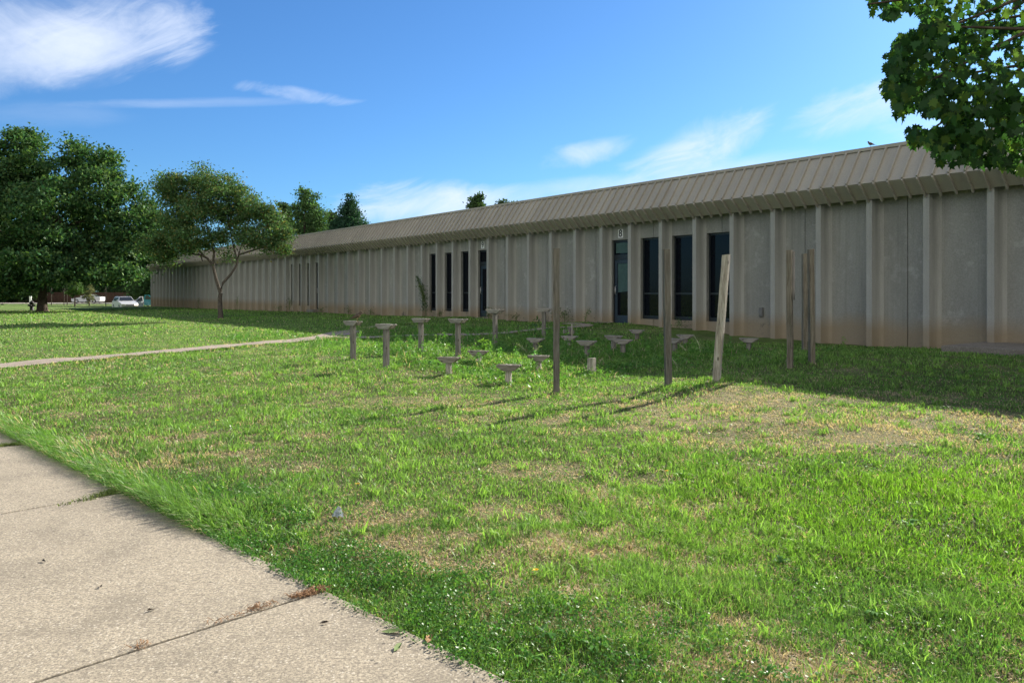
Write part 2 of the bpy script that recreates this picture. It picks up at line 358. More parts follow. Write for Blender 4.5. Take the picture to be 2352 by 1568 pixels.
def smoothline(pts, n=60):
    pts = np.array(pts); k = len(pts); out = []
    for i in range(k-1):
        p0 = pts[max(i-1,0)]; p1 = pts[i]; p2 = pts[i+1]; p3 = pts[min(i+2,k-1)]
        for s in np.linspace(0, 1, n, endpoint=(i == k-2)):
            out.append(.5*((2*p1)+(-p0+p2)*s+(2*p0-5*p1+4*p2-p3)*s*s+(-p0+3*p1-3*p2+p3)*s**3))
    return np.array(out)
mid = smoothline([(-24,-1.5),(-16,7.5)]+[tuple(at(px, py)[:2]) for px, py in ((0,845),(270,820),(530,797),(740,777))]+[tuple(at(800,763)[:2])])
mid2 = smoothline([tuple(at(780,768)[:2]),tuple(at(860,752)[:2]),tuple(at(960,742)[:2]),wallpt(10.2,1.6),wallpt(8.2,.1)])
br = smoothline([tuple(at(px, py)[:2]) for px, py in ((745,777),(850,777),(930,775),(1131,769),(1253,758),(1342,751))]+[wallpt(1.3,.9),wallpt(.1,.2)])
RIB = [(mid, .52), (mid2, .16), (br, .24)]
def ribd(x, y):
    x = np.asarray(x); y = np.asarray(y); m = np.full(x.shape, 99.)
    for L, hw in RIB:
        for i in range(0, len(L), 6): m = np.minimum(m, np.hypot(x-L[i,0], y-L[i,1])-hw)
    return m
def ribbon(L, hw, name, mat, lift):
    Lr = L; T = np.gradient(Lr, axis=0); T /= np.linalg.norm(T, axis=1)[:,None]; Nn = np.stack([-T[:,1], T[:,0]], 1)
    cols = np.linspace(-1, 1, 7); rows = []
    for c_ in cols:
        j = (vnoise(Lr[:,0], Lr[:,1], 1.7, 4 if c_ > 0 else 6)-.5)*.12*abs(c_)
        P = Lr+Nn*(c_*hw+j)[:,None]; rows.append(np.c_[P, gbase(P[:,0], P[:,1])+lift+(fbm(P[:,0],P[:,1],.45,5)-.5)*.08+(fbm(P[:,0],P[:,1],1.3,3)-.5)*.03])
    R = np.stack(rows, 1); n = len(Lr); V = R.reshape(-1, 3); i = (np.arange(n-1)[:,None]*7+np.arange(6)[None]).ravel()
    o = npmesh(name, V, np.stack([i, i+7, i+8, i+1], 1), mat, smooth=True); tag(o, kind='structure'); return o
ribbon(mid, .50, 'path_to_door', M['path2'], .055); ribbon(mid2, .22, 'path_to_far_door', M['path2'], .050); ribbon(br, .30, 'path_branch', M['path2'], .060)

# ------------------------------------------------------------------ building
bld = empty('school_building', (P0[0], P0[1], 0), math.atan2(-D[1], -D[0])); tag(bld, 'long low concrete building with vertical wall ribs and tan metal mansard roof behind the lawn', 'building')
B0, B1 = -20, 51           # bays; local x = -t
def bx(b): return -(T0+BAY*b)                     # local x of rib b
WY = .30; HEAD = 3.17; SILL = .615; FLOOR = .43; OW = .455
WIN = [-2,-3,-4, 6,7,8, 19,20,21]; DOOR = {-1: '8', 5: '9', 18: ''}
wallm = MB(); seals = []
def panel(x0, x1, z0, z1): wallm.box(x0, x1, WY, WY+.22, z0, z1)
for b in range(B0, B1):
    xr, xl = bx(b), bx(b+1); xc = (xr+xl)/2; jg = .009
    op = b in WIN or b in DOOR
    z0 = -1.2; z1 = 3.80
    segs = []
    if op:
        sl = SILL if b in WIN else FLOOR
        panel(xl, xc-OW, z0, z1); panel(xc+OW, xr, z0, z1)
        parts = [(z0, sl), (HEAD, z1)]
        for a, c_ in parts:
            if b % 2 == 0: panel(xc-OW, xc-jg+.1, a, c_); panel(xc+jg+.1, xc+OW, a, c_)
            else: panel(xc-OW, xc+OW, a, c_)
            if b % 2 == 0: seals.append((xc, a, c_))
    elif b % 2 == 0:
        panel(xl, xc-jg+.1, z0, z1); panel(xc+jg+.1, xr, z0, z1); seals.append((xc, z0, z1))
    else: panel(xl, xr, z0, z1)
XR, XL = bx(B0), bx(B1); DEP = 22
wallm.box(XL, XL+.22, WY+.2201, DEP, -1.2, 3.8); wallm.box(XR-.22, XR, WY+.2201, DEP, -1.2, 3.8); wallm.box(XL, XR, DEP+.001, DEP+.22, -1.2, 3.8)
wallm.build('wall', M['wall'], bld); 
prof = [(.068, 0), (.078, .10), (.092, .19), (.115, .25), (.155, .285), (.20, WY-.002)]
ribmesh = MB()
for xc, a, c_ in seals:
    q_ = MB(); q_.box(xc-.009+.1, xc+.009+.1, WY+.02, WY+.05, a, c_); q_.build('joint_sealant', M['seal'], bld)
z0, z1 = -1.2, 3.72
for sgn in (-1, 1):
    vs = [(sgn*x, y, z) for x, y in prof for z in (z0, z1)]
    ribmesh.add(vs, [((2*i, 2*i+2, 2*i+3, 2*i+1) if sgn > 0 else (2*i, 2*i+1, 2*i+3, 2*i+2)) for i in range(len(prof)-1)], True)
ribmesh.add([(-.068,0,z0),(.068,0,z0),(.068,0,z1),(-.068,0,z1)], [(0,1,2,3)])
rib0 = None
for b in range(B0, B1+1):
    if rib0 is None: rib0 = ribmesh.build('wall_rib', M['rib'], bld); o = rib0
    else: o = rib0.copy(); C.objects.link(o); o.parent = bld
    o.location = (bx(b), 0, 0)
# mansard
RP = [(-.035, 3.65), (-.40, 3.99), (.20, 4.84)]
roof = MB()
x0, x1 = XL-.3, XR+.3
def sheet(mb, a, b_): mb.add([(x0, a[0], a[1]), (x1, a[0], a[1]), (x1, b_[0], b_[1]), (x0, b_[0], b_[1])], [(0,1,2,3)])
sheet(roof, RP[0], RP[1]); sheet(roof, RP[1], RP[2])
n = (B1-B0)*4
for i in range(n+1):
    x = XL + (XR-XL)*i/n; w = .017; h = .062
    for a, b_, ex in ((RP[0], RP[1], .05), (RP[1], RP[2], 0)):
        dy, dz = b_[0]-a[0], b_[1]-a[1]; L = math.hypot(dy, dz); ny_, nz_ = -dz/L, dy/L
        if ny_ > 0: ny_, nz_ = -ny_, -nz_
        a2 = (a[0]-dy/L*ex, a[1]-dz/L*ex); e2 = (b_[0]+dy/L*.012, b_[1]+dz/L*.012) if ex else b_
        q = [(x-w, a2[0], a2[1]), (x+w, a2[0], a2[1]), (x+w, e2[0], e2[1]), (x-w, e2[0], e2[1])]
        q2 = [(p[0], p[1]+ny_*h, p[2]+nz_*h) for p in q]
        roof.add(q+q2, [(4,5,6,7),(0,1,5,4),(1,2,6,5),(2,3,7,6),(3,0,4,7)])
roof_o = roof.build('roof', M['metal'], bld)
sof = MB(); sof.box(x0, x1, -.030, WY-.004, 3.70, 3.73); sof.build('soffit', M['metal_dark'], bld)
cap = MB(); cap.box(x0, x1, .165, .42, 4.845, 4.925); cap.build('roof_cap', M['metal'], bld)
fl = MB(); fl.box(x0, x1, .43, DEP+.3, 4.72, 4.86); fl.build('flat_roof', M['roofing'], bld)
for x in (x0+.004, x1-.004):
    end = MB(); end.add([(x, RP[0][0], 3.65), (x, RP[1][0], 3.99), (x, RP[2][0], 4.84), (x, DEP, 4.84), (x, DEP, 3.65)], [(0,1,2,3,4)])
    end.build('roof_end', M['metal'], bld)
def window(b):
    xc = (bx(b)+bx(b+1))/2; y = WY+.10; f = MB(); fw = .05; O = OW-.004
    rail = 1.42
    f.box(xc-O, xc-O+fw, y, y+.07, SILL+.004, HEAD-.004); f.box(xc+O-fw, xc+O, y, y+.07, SILL+.004, HEAD-.004)
    f.box(xc-O+fw, xc+O-fw, y+.001, y+.069, HEAD-.06, HEAD-.005); f.box(xc-O+fw, xc+O-fw, y+.001, y+.069, SILL+.005, SILL+.06)
    f.box(xc-O+fw, xc+O-fw, y+.004, y+.066, rail-.03, rail+.03)
    f.box(xc-O+fw, xc+O-fw, y-.02, y+.0, SILL+.06, SILL+.11)
    w = f.build('window', M['frame'], bld)
    for a, c_ in ((SILL+.06, rail-.03), (rail+.03, HEAD-.06)):
        p = MB(); p.box(xc-O+fw, xc+O-fw, y+.03, y+.045, a, c_); p.build('pane', M['glass'], w)
for b in WIN: window(b)
def door(b):
    xc = (bx(b)+bx(b+1))/2; y = WY+.08; f = MB(); fw = .05; O = OW-.004; tz = FLOOR+2.1
    f.box(xc-O, xc-O+fw, y, y+.09, FLOOR, HEAD-.004); f.box(xc+O-fw, xc+O, y, y+.09, FLOOR, HEAD-.004)
    f.box(xc-O+fw, xc+O-fw, y+.001, y+.088, HEAD-.07, HEAD-.005); f.box(xc-O+fw, xc+O-fw, y+.001, y+.088, tz, tz+.16)
    w = f.build('door', M['frame'], bld)
    lf = MB(); a, c_ = xc-O+fw+.004, xc+O-fw-.004; y2 = y+.02
    lf.box(a, a+.11, y2, y2+.045, FLOOR+.02, tz-.005); lf.box(c_-.11, c_, y2, y2+.045, FLOOR+.02, tz-.005)
    lf.box(a+.11, c_-.11, y2+.001, y2+.044, FLOOR+.02, FLOOR+.27); lf.box(a+.11, c_-.11, y2+.001, y2+.044, tz-.125, tz-.005)
    lf.build('door_leaf', m_simple('blue_grey_door_paint', (.02,.036,.055), .45, .5), w)
    p = MB(); p.box(a+.11, c_-.11, y2+.02, y2+.03, FLOOR+.27, tz-.125); p.build('pane', M['glass'], w)
    p = MB(); p.box(xc-O+fw, xc+O-fw, y+.03, y+.045, tz+.16, HEAD-.07); p.build('transom_pane', M['glass'], w)
    h = MB(); h.tube([(a+.055, y2-.002, FLOOR+.95), (a+.055, y2-.05, FLOOR+.97), (a+.055, y2-.05, FLOOR+1.22), (a+.055, y2-.002, FLOOR+1.24)], .011, 8); h.build('handle', M['steel'], w)
    if DOOR[b] == '8':
        k = MB(); k.prism([(a+.13, FLOOR+.27+.75), (c_-.12, FLOOR+.27+.8), (c_-.12, tz-.135), (a+.125, tz-.135)], y2+.012, y2+.018); k.build('blind', M['blind'], w)
        k = MB(); k.box(xc-O+fw+.05, xc+O-fw-.01, y+.022, y+.028, tz+.21, HEAD-.09); k.build('blind', M['blind'], w)
    st = MB(); st.box(xc-.52, xc+.52, -.25, WY+.05, FLOOR-.5, FLOOR-.012); st.build('door_step', M['pad'], w)
for b in DOOR: door(b)
# joint plates, outlet box
def text_mesh(ch, size, name, mat, parent, loc, depth=.003):
    cu = bpy.data.curves.new(name, 'FONT'); cu.body = ch; cu.size = size; cu.extrude = depth; cu.align_x = 'CENTER'; cu.align_y = 'CENTER'; cu.offset = size*.012
    o = bpy.data.objects.new('tmp', cu); C.objects.link(o); bpy.context.view_layer.update()
    me = bpy.data.meshes.new_from_object(o); bpy.data.objects.remove(o)
    me.materials.clear(); me.materials.append(mat); o = bpy.data.objects.new(name, me); C.objects.link(o); o.parent = parent; o.location = loc; o.rotation_euler = (PI/2, 0, 0); return o
rzb = bld.rotation_euler[2]
def bw(x, y, z): return (P0[0]-D[0]*x+N[0]*y, P0[1]-D[1]*x+N[1]*y, z)
for b, ch, xo in ((-1, '8', -.03), (5, '9', -.11)):
    s = empty('number_sign', bw((bx(b)+bx(b+1))/2+xo, WY, HEAD+.20), rzb); tag(s, 'white square door sign with black number %s above the %s door' % (('eight', 'right') if ch == '8' else ('nine', 'left')), 'sign', 'door number signs')
    p = MB(); p.box(-.11, .11, -.012, -.002, -.14, .14); p.build('plate', M['white'], s)
    text_mesh(ch, .33, 'digit', M['black'], s, (0, -.014, 0))
ob = MB(); ob.box(-.06, .06, -.05, -.001, -.12, .12); ob.box(-.045, .045, -.058, -.0501, -.10, .10)
o = ob.build('outlet_box', M['boxg'], None, bw(bx(-5)-.55-.0, WY, .93), (0, 0, rzb), bevel=.006); tag(o, 'small grey metal outlet cover low on the ribbed wall right of the windows', 'outlet box')
ax = -(P0[0]*0)
# concrete pad with steel grate by the wall
pa = bw(bx(-9)+.15, 0, 0)
pad = empty('concrete_pad', (pa[0], pa[1], gz(pa[0]-.3, pa[1]-.3)), rzb); tag(pad, 'low concrete areaway pad with steel grate along foot of the wall at far right', 'concrete pad')
pb = MB(); pb.box(-.35, 8, -1.75, .28, -.4, .13); pb.build('slab', M['pad'], pad, bevel=.01)
gb = MB()
for i in range(70): gb.box(1.3+i*.09, 1.3+i*.09+.02, -1.45, .05, .132, .165)
for j in range(12): gb.box(1.3, 7.6, -1.45+j*.135, -1.45+j*.135+.02, .134, .160)
gb.build('grate', M['grate'], pad)

# ------------------------------------------------------------------ posts and bench supports
def post_mesh(w, h, seed, lean=(0, 0), split=False):
    rr = random.Random(seed); mb = MB(); n = 9; hw = w/2; vs = []; wob = [(rr.uniform(-.003,.003), rr.uniform(-.003,.003)) for _ in range(n+1)]
    for i in range(n+1):
        z = -.35+(h+.35)*i/n; k = max(z, 0)/h
        cx, cy = lean[0]*k+wob[i][0], lean[1]*k+wob[i][1]; c = .006
        tz = (rr.uniform(0,.012) if i == n else 0)
        ring = [(-hw+c,-hw),(hw-c,-hw),(hw,-hw+c),(hw,hw-c),(hw-c,hw),(-hw+c,hw),(-hw,hw-c),(-hw,-hw+c)]
        vs += [(cx+a, cy+b_, z+(tz if i == n and a > 0 else 0)) for a, b_ in ring]
    fs = [(i*8+k, i*8+(k+1) % 8, (i+1)*8+(k+1) % 8, (i+1)*8+k) for i in range(n) for k in range(8)]+[tuple(n*8+k for k in range(8))]
    mb.add(vs, fs); return mb
def tall_post(px, pyb, pyt, wid, yaw, label, mat, pxt=None, split=False, seed=0):
    p = at(px, pyb); h = (pyb-pyt)/F*p.y
    lx = ((pxt or px)-px)/F*p.y
    ca, sa = math.cos(-yaw), math.sin(-yaw); lean = (lx*ca, lx*sa)
    o = post_mesh(wid, h, seed, lean).build('wooden_post', mat, None, p, (0, 0, yaw)); tag(o, label, 'post', 'weathered wooden posts standing in the lawn')
    if split:
        k = MB(); k.box(wid/2+.004, wid/2+.022, -wid/2+.01, wid/2-.01, h*.58, h-.02); kk_ = k.build('split_board', M['wood'], o); kk_['label'] = 'splintered edge of the post'
    return o
R = math.radians
tall_post(1278, 903, 571, .092, R(-3), 'tall square grey wooden post, nearest and leftmost of the tall bare posts', M['wood'], seed=1)
tall_post(1535, 889, 573, .090, R(6), 'tall grey wooden post with a dark knot, standing before the middle large window', M['wood'], 1530, seed=2)
tall_post(1645, 878, 586, .100, R(-32), 'pale wooden post leaning to the right in front of the rightmost large window', M['woodpale'], 1668, seed=3)
tall_post(1815, 846, 575, .088, R(-38), 'brown splintered wooden post, left one of the three posts grouped together', M['woodw'], 1813, split=True, seed=4)
tall_post(1848, 808, 583, .092, R(4), 'brown wooden post, farthest and middle one of the three posts grouped together', M['woodw'], seed=5)
tall_post(1865, 835, 573, .090, R(10), 'grey brown wooden post, right one of the three posts grouped together', M['woodw'], 1862, seed=6)
o = tall_post(1359, 856, 823, .115, R(-35), 'short pale cut off wooden stump post in weeds with nail holes', M['woodpale'], seed=7); o.name = 'stump_post'; o['group'] = 'cut down post'
def support(px, pyb, pyt, yaw, Lt, Lb, bh, name, label, cat, group, pale=False, seed=0, pw=.089):
    p = at(px, pyb); h = (pyb-pyt)/F*p.y
    e = empty(name, p, yaw); tag(e, label, cat, group)
    post_mesh(pw, h-.002, seed).build('post', M['woodpale'] if pale else M['woodmid'], e)
    for s in (-1, 1):
        mb = MB(); a, b_ = (pw/2+.002, pw/2+.040) if s > 0 else (-pw/2-.040, -pw/2-.002)
        off = random.uniform(-.008, .008)
        mb.prism([(-Lb/2+off, h-bh), (Lb/2+off, h-bh), (Lt/2+off, h-.012), (Lt/2+off-.004, h+.006), (-Lt/2+off+.004, h+.006), (-Lt/2+off, h-.012)], a, b_)
        mb.build('side_board', M['woodxp'] if pale else M['woodx'], e, bevel=.003)
    return e
TG = 'tall bench table supports in the lawn'; SG = 'low seat supports in the lawn'
for a in [(811,826,738,R(-38),'tall wooden table support with a small bird perched on its top boards'),
          (887,843,745,R(-36),'tall wooden table support, nearest one, right of the one with the bird'),
          (967,809,732,R(-34),'tall wooden table support, third from the left, before the wall left of door nine'),
          (1052,820,733,R(-38),'tall wooden table support, fourth from the left, dark streaked post with pale boards'),
          (1137,796,711,R(-34),'dark tall wooden table support in the shade, fifth from the left, right of door nine'),
          (1249,779,709,R(-22),'dark tall wooden table support standing just behind the leftmost bare post')]:
    support(a[0], a[1], a[2], a[3], .40, .24, .080, 'table_support', a[4], 'bench support', TG, seed=int(a[0]))
for a in [(1031,859,821,R(-14),'low pale seat support, leftmost of the sunlit low ones',1),(1099,834,806,R(-14),'low pale seat support beside a bright green weed, rearmost of the sunlit low ones',1),
          (1168,881,838,R(-12),'low pale seat support, nearest of all to the camera',1),(1237,851,817,R(-12),'low pale seat support immediately left of the leftmost bare post',1),
          (1230,807,777,R(-30),'low grey seat support in shade in front of the rightmost tall table support',0),(1308,798,772,R(-32),'low grey seat support just right of the leftmost bare post with a broken one behind',0),
          (1348,824,783,R(-30),'low grey seat support in shade directly behind the short stump post',0),(1409,805,771,R(-42),'low grey seat support, left one of an overlapping pair below door eight',0),
          (1431,812,780,R(-28),'low grey seat support, right one of an overlapping pair below door eight',0),(1463,779,758,R(-35),'low grey seat support, closest to the wall below the leftmost large window',0),
          (1550,811,778,R(-46),'low grey seat support half hidden behind the post with the dark knot',0),(1574,791,769,R(-34),'low grey seat support near the wall below the middle large window',0),
          (1720,803,777,R(-34),'low grey seat support standing alone right of the leaning post',0)]:
    support(a[0], a[1], a[2], a[3], .38, .16, .09, 'seat_support', a[4], 'bench support', SG, bool(a[5]), int(a[0])+3, .085)
# broken support behind
p = at(1308, 780); e = empty('broken_support', p, R(60)); tag(e, 'broken low grey support with one upright splinter behind another low support', 'bench support')
post_mesh(.089, .30, 91).build('post', M['wood'], e)
k = MB(); k.box(-.20, .20, .047, .085, .17, .26); k.box(-.19, .10, -.085, -.047, .15, .24); k.build('side_board', M['woodx'], e)
k = MB(); k.prism([(-.10,.0),(-.05,.0),(-.06,.36),(-.09,.40)], -.12, -.09); k.build('splinter', M['woodpale'], e)

# ------------------------------------------------------------------ plants: leaf scatter helpers
def leafquads(P, size, up=.5, aspect=.6, rg=rng):
    """rhombic folded leaves at P; returns V,F"""
    n = len(P); d = rg.normal(size=(n, 3)); d[:,2] -= .1; d /= np.linalg.norm(d, axis=1)[:,None]
    nn = rg.normal(size=(n, 3)); nn[:,2] = np.abs(nn[:,2])+up; s = np.cross(nn, d); s /= np.linalg.norm(s, axis=1)[:,None]+1e-9
    L = (size*rg.uniform(.6, 1.25, n))[:,None]
    a = P-d*L*.5; b = P+s*L*aspect*.5; c = P+d*L*.5; e = P-s*L*aspect*.5
    V = np.stack([a, b, c, e], 1).reshape(-1, 3); return V, np.arange(4*n).reshape(n, 4)
def tintcol(n, base, var, per=4, rg=rng, alt=None, altp=0):
    base = np.array(base); c = base*(1+rg.normal(size=(n, 1))*var)*(1+rg.normal(size=(n, 3))*var*.35)
    if alt is not None:
        m = rg.random(n) < altp; c[m] = np.array(alt)*(1+rg.normal(size=(m.sum(), 1))*var)
    return np.repeat(np.clip(c, .005, .9), per, axis=0)
def tree(name, base, trunk, blobs_, nclump, nleaf, cr, leaf, col, label, cat='tree', group=None, bark='bark', limbs=26, var=.22, alt=None, altp=0, flat=.6, seed=0, up=.5, inner=.35, aspect=.6):
    """base point; trunk = list of (dx,dy,z,r); blobs_ = (cx,cy,cz,rx,ry,rz) relative to base"""
    rg = np.random.default_rng(seed+100)
    e = empty(name, base); tag(e, label, cat, group)
    vol = np.array([b[3]*b[4]*b[5] for b in blobs_])**.7; cnt = np.maximum(2, (nclump*vol/vol.sum()).astype(int)); cs = []
    for b, k in zip(blobs_, cnt):
        d = rg.normal(size=(k, 3)); d /= np.linalg.norm(d, axis=1)[:,None]; rr = inner+(1-inner)*rg.random(k)**.55
        rr *= 1+.16*(rg.random(k)-.5)
        cs.append(np.array(b[:3])+d*rr[:,None]*np.array(b[3:6]))
    cs = np.concatenate(cs); zmin = min(b[2]-b[5] for b in blobs_)
    k = len(cs); per = nleaf//k
    sc = rg.uniform(.6, 1.35, k)
    Pc = np.repeat(cs, per, 0); so = rg.normal(size=(k*per, 3))*np.array((1, 1, flat))*cr*np.repeat(sc, per)[:,None]*.55
    P = Pc+so
    V, Fq = leafquads(P, leaf, up, aspect, rg); ct = np.repeat(rg.normal(size=(k, 1))*.12+1, per, 0)
    cc = tintcol(len(P), col, var, 4, rg, alt, altp)*np.repeat(ct, 4, 0)
    o = npmesh('crown', V, Fq, M['leaf'], cc, e)
    mb = MB(); n_ = len(trunk)
    mb.tube([(t[0], t[1], t[2]) for t in trunk], [t[3] for t in trunk], 12, False)
    top = Vector(trunk[-1][:3]); order = rg.permutation(k)[:limbs]
    for i in order:
        tip = Vector(cs[i]); j = min(n_-1, max(n_//2, int(rg.integers(n_//2, n_)))); st = Vector(trunk[j][:3]); r0 = trunk[j][3]*.55
        mid_ = st.lerp(tip, .45)+Vector((0, 0, (tip-st).length*rg.uniform(-.02, .12)))
        q = [st, st.lerp(mid_, .5)+Vector(rg.normal(size=3)*.03*(tip-st).length), mid_, mid_.lerp(tip, .5)+Vector(rg.normal(size=3)*.04*(tip-st).length), tip]
        mb.tube(q, [r0, r0*.72, r0*.5, r0*.3, r0*.12], 6, False)
    mb.build('trunk', M[bark], e); return e

# large shade tree, far left
b = at(97, 715.5); S = b.y/F
def up_(px, py): return ((px-97)*S, (HY-py)*S+EYE-b.z)
bl = []
for px, py, r, dy in ((35,350,58,0),(120,400,85,1),(20,430,70,-2),(210,400,75,1),(270,430,65,-1),(300,500,55,1),(180,500,100,-3),(60,520,110,-2),(280,570,60,0),(0,560,90,2),(150,590,90,-4),(250,610,50,-2),(30,330,40,1),(-80,450,110,0),(-60,560,100,0),(305,460,40,2),(160,350,35,0),(220,370,38,0),(65,320,36,0),(330,540,24,0),(-110,380,60,0),(310,620,34,-1),(60,620,80,-3),(180,600,60,-2),(270,625,40,2),(-40,630,90,0),(130,560,110,3),(240,520,90,3),(20,480,100,3),(330,500,28,1),(120,620,55,2),(30,400,60,0),(0,400,60,3),(310,560,50,3)):
    X_, Z_ = up_(px, py); bl.append((X_, dy, Z_, r*S, r*S*1.1, r*S*.8))
tree('shade_tree', b, [(0,0,-.3,.55),(0,0,.25,.38),(0,0,1,.30),(.05,0,2.4,.27),(.0,0,4,.24),(-.1,0,6,.19),(0,0,8,.13),(0,0,10,.07)], bl, 700, 150000, .85, .27, (.052,.118,.045), 'large dark green shade tree with a thick trunk on the lawn at far left', limbs=46, alt=(.105,.175,.055), altp=.3, seed=1)
# crab apple in front of the wall
b = at(507, 731); S = b.y/F
bl = []
for px, py, r, dy in ((420,420,30,0),(470,425,40,.3),(515,430,42,-.3),(545,450,32,0),(430,470,40,.5),(480,480,48,-.5),(530,490,42,.6),(580,490,34,0),(610,510,32,.3),(640,530,26,0),(600,550,36,-.3),(640,560,24,0),(560,540,36,.3),(390,455,26,0),(365,430,20,.2),(400,420,26,-.2),(610,480,22,0),(625,500,20,0),(380,540,30,.3),(410,520,40,0),(400,570,36,.4),(450,550,40,-.4),(500,545,32,0),(370,590,28,0),(350,560,26,0),(375,410,14,0),(395,500,26,0),(655,548,18,0),(660,575,12,0),(460,390,14,0),(515,585,14,0)):
    X_, Z_ = (px-507)*S, (HY-py)*S+EYE-b.z; bl.append((X_, dy, Z_, r*S, r*S*1.5, r*S*.72))
e = tree('crabapple_tree', b, [(0,0,-.2,.17),(0,0,.1,.13),(-.03,0,.5,.115),(-.04,0,1.0,.11),(.0,.0,1.25,.10)], bl, 600, 68000, .40, .12, (.092,.165,.065), 'crab apple tree with bronze green leaves and forked trunk in front of the wall', bark='barkp', limbs=0, alt=(.19,.18,.06), altp=.13, flat=.75, seed=2, inner=.2)
mb = MB()
def tp(px, py, dy=0): return Vector(((px-507)*S, dy, (HY-py)*S+EYE-b.z))
def limb(pts, rs): mb.tube([tp(*p) for p in pts], rs, 8, False)
limb([(506,672),(496,640),(489,610),(478,594),(462,586),(440,583),(420,570)], [.09,.08,.07,.06,.05,.035,.015]); limb([(507,668),(512,650),(530,630),(543,610),(548,585),(556,560),(575,530)], [.075,.065,.06,.055,.045,.035,.015])
limb([(489,610),(492,580),(480,540),(470,500),(460,450)], [.07,.06,.05,.035,.015]); limb([(548,585),(580,575),(620,565),(650,555)], [.05,.04,.028,.012]); limb([(545,600),(535,560),(525,510),(520,450)], [.05,.04,.03,.012]); limb([(470,590),(445,560),(420,510),(395,450,.3),(380,415,.3)], [.05,.04,.03,.02,.01]); limb([(462,586),(465,600),(455,575)], [.03,.02,.01]); limb([(556,560),(585,530),(610,505)], [.04,.03,.012])
mb.build('limbs', M['barkp'], e)
# trees behind the building
b = Vector((-19.5, 76, .2)); S = b.y/F
def fartree(px, pytop, pybot, wpx, Y, label, name='background_tree', group=None, col=(.05,.085,.03), nl=9000, leaf=.34, seed=3, conifer=False, dens=90):
    S = Y/F; x = (px-CX)*S; zb = gz(max(x, -100), min(Y, 140)); b = Vector((x, Y, zb)); ht = (HY-pytop)*S+EYE-zb; hb = max(.6, (HY-pybot)*S+EYE-zb); w = wpx*S/2; rg = random.Random(seed); bl = []
    if conifer:
        for i in range(13):
            f = i/12; z = hb+(ht-hb)*f; rr = w*(1-f*.97)*rg.uniform(.88, 1.1); bl.append((0, 0, z, rr, rr, (ht-hb)/22))
    else:
        nb = 8
        for i in range(nb):
            f = (i+.5)/nb; z = hb+(ht-hb)*f; env = math.sin(PI*min(.93, .22+f*.66)); a = rg.uniform(0, 2*PI); q = w*.45*env
            bl.append((math.cos(a)*q, math.sin(a)*q, z-(ht-hb)*.07, w*.62*env, w*.62*env, (ht-hb)*.17))
    return tree(name, b, [(0,0,-.3,ht*.03),(0,0,ht*.2,ht*.022),(0,0,ht*.5,ht*.015),(0,0,ht*.9,ht*.004)], bl, dens, nl, w*(.24 if conifer else .32), leaf, col, label, 'tree', group, limbs=14, seed=seed, var=.2)
fartree(702, 438, 560, 92, 84, 'rounded leafy tree rising behind the roof next to the dark conifer', col=(.08,.15,.055), seed=4, nl=14000, leaf=.26, dens=170)
fartree(655, 455, 560, 50, 92, 'narrow leafy treetop behind the crab apple, left of the rounded tree', col=(.05,.085,.03), seed=14, nl=6000, leaf=.3)
fartree(760, 485, 545, 60, 90, 'low dark treetop just above the roof between rounded tree and conifer', col=(.05,.08,.03), seed=15, nl=6000, leaf=.3)
fartree(803, 450, 545, 98, 82, 'dark blue green spruce rising above the roof line', 'spruce_tree', col=(.035,.085,.050), seed=5, nl=22000, leaf=.24, conifer=True, dens=330)
fartree(1100, 449, 530, 58, 60, 'small leafy treetop peeking above the middle of the roof line', col=(.055,.10,.035), seed=6, nl=11000, leaf=.2, dens=200)
fartree(1162, 460, 530, 66, 62, 'low sliver of treetop above the roof right of the other treetop', col=(.055,.10,.035), seed=7, nl=9000, leaf=.2, dens=180)
BG = 'dark trees beyond the far road'
LB = ['dark tree beyond the brown fence at the far left edge','dark tree beyond the fence just left of the thick trunk','dark tree beyond the fence behind the white sedan','dark tree beyond the fence above the shrub','tall dark tree beyond the fence above the white wagon','dark tree beyond the wagon at the end of the building','dark leafy tree behind the end of the building','low dark tree behind the teal car']
for i, (px, pt, w, Y) in enumerate([(-30,480,150,140),(50,520,130,150),(130,500,120,146),(205,470,120,152),(270,500,110,142),(325,540,90,120),(372,560,80,104),(340,640,60,104)]):
    fartree(px, pt, 672, w, Y, LB[i], group=BG, col=(.055,.105,.042), seed=20+i, nl=9000, leaf=.42, dens=140)
for i, (px, pt, w, Y) in enumerate([(110,612,120,137),(190,618,110,139),(262,622,100,138),(318,606,90,136)]):
    fartree(px, pt, 694, w, Y, ['low rounded tree over the fence behind the thick trunk','low rounded tree over the fence above the white sedan','low rounded tree over the fence left of the white wagon','low rounded tree over the fence above the white wagon roof'][i], 'shrubby_tree', group=BG, col=(.045,.09,.036), seed=60+i, nl=7000, leaf=.4)
for i, (px, pt, w, Y) in enumerate([(-80,560,170,125),(15,610,110,128)]):
    fartree(px, pt, 690, w, Y, ['broad low dark shrubby tree at the left frame edge','low dark shrubby tree left of the hydrant in the distance'][i], 'shrubby_tree', group=BG, col=(.04,.08,.032), seed=40+i, nl=7000, leaf=.4)
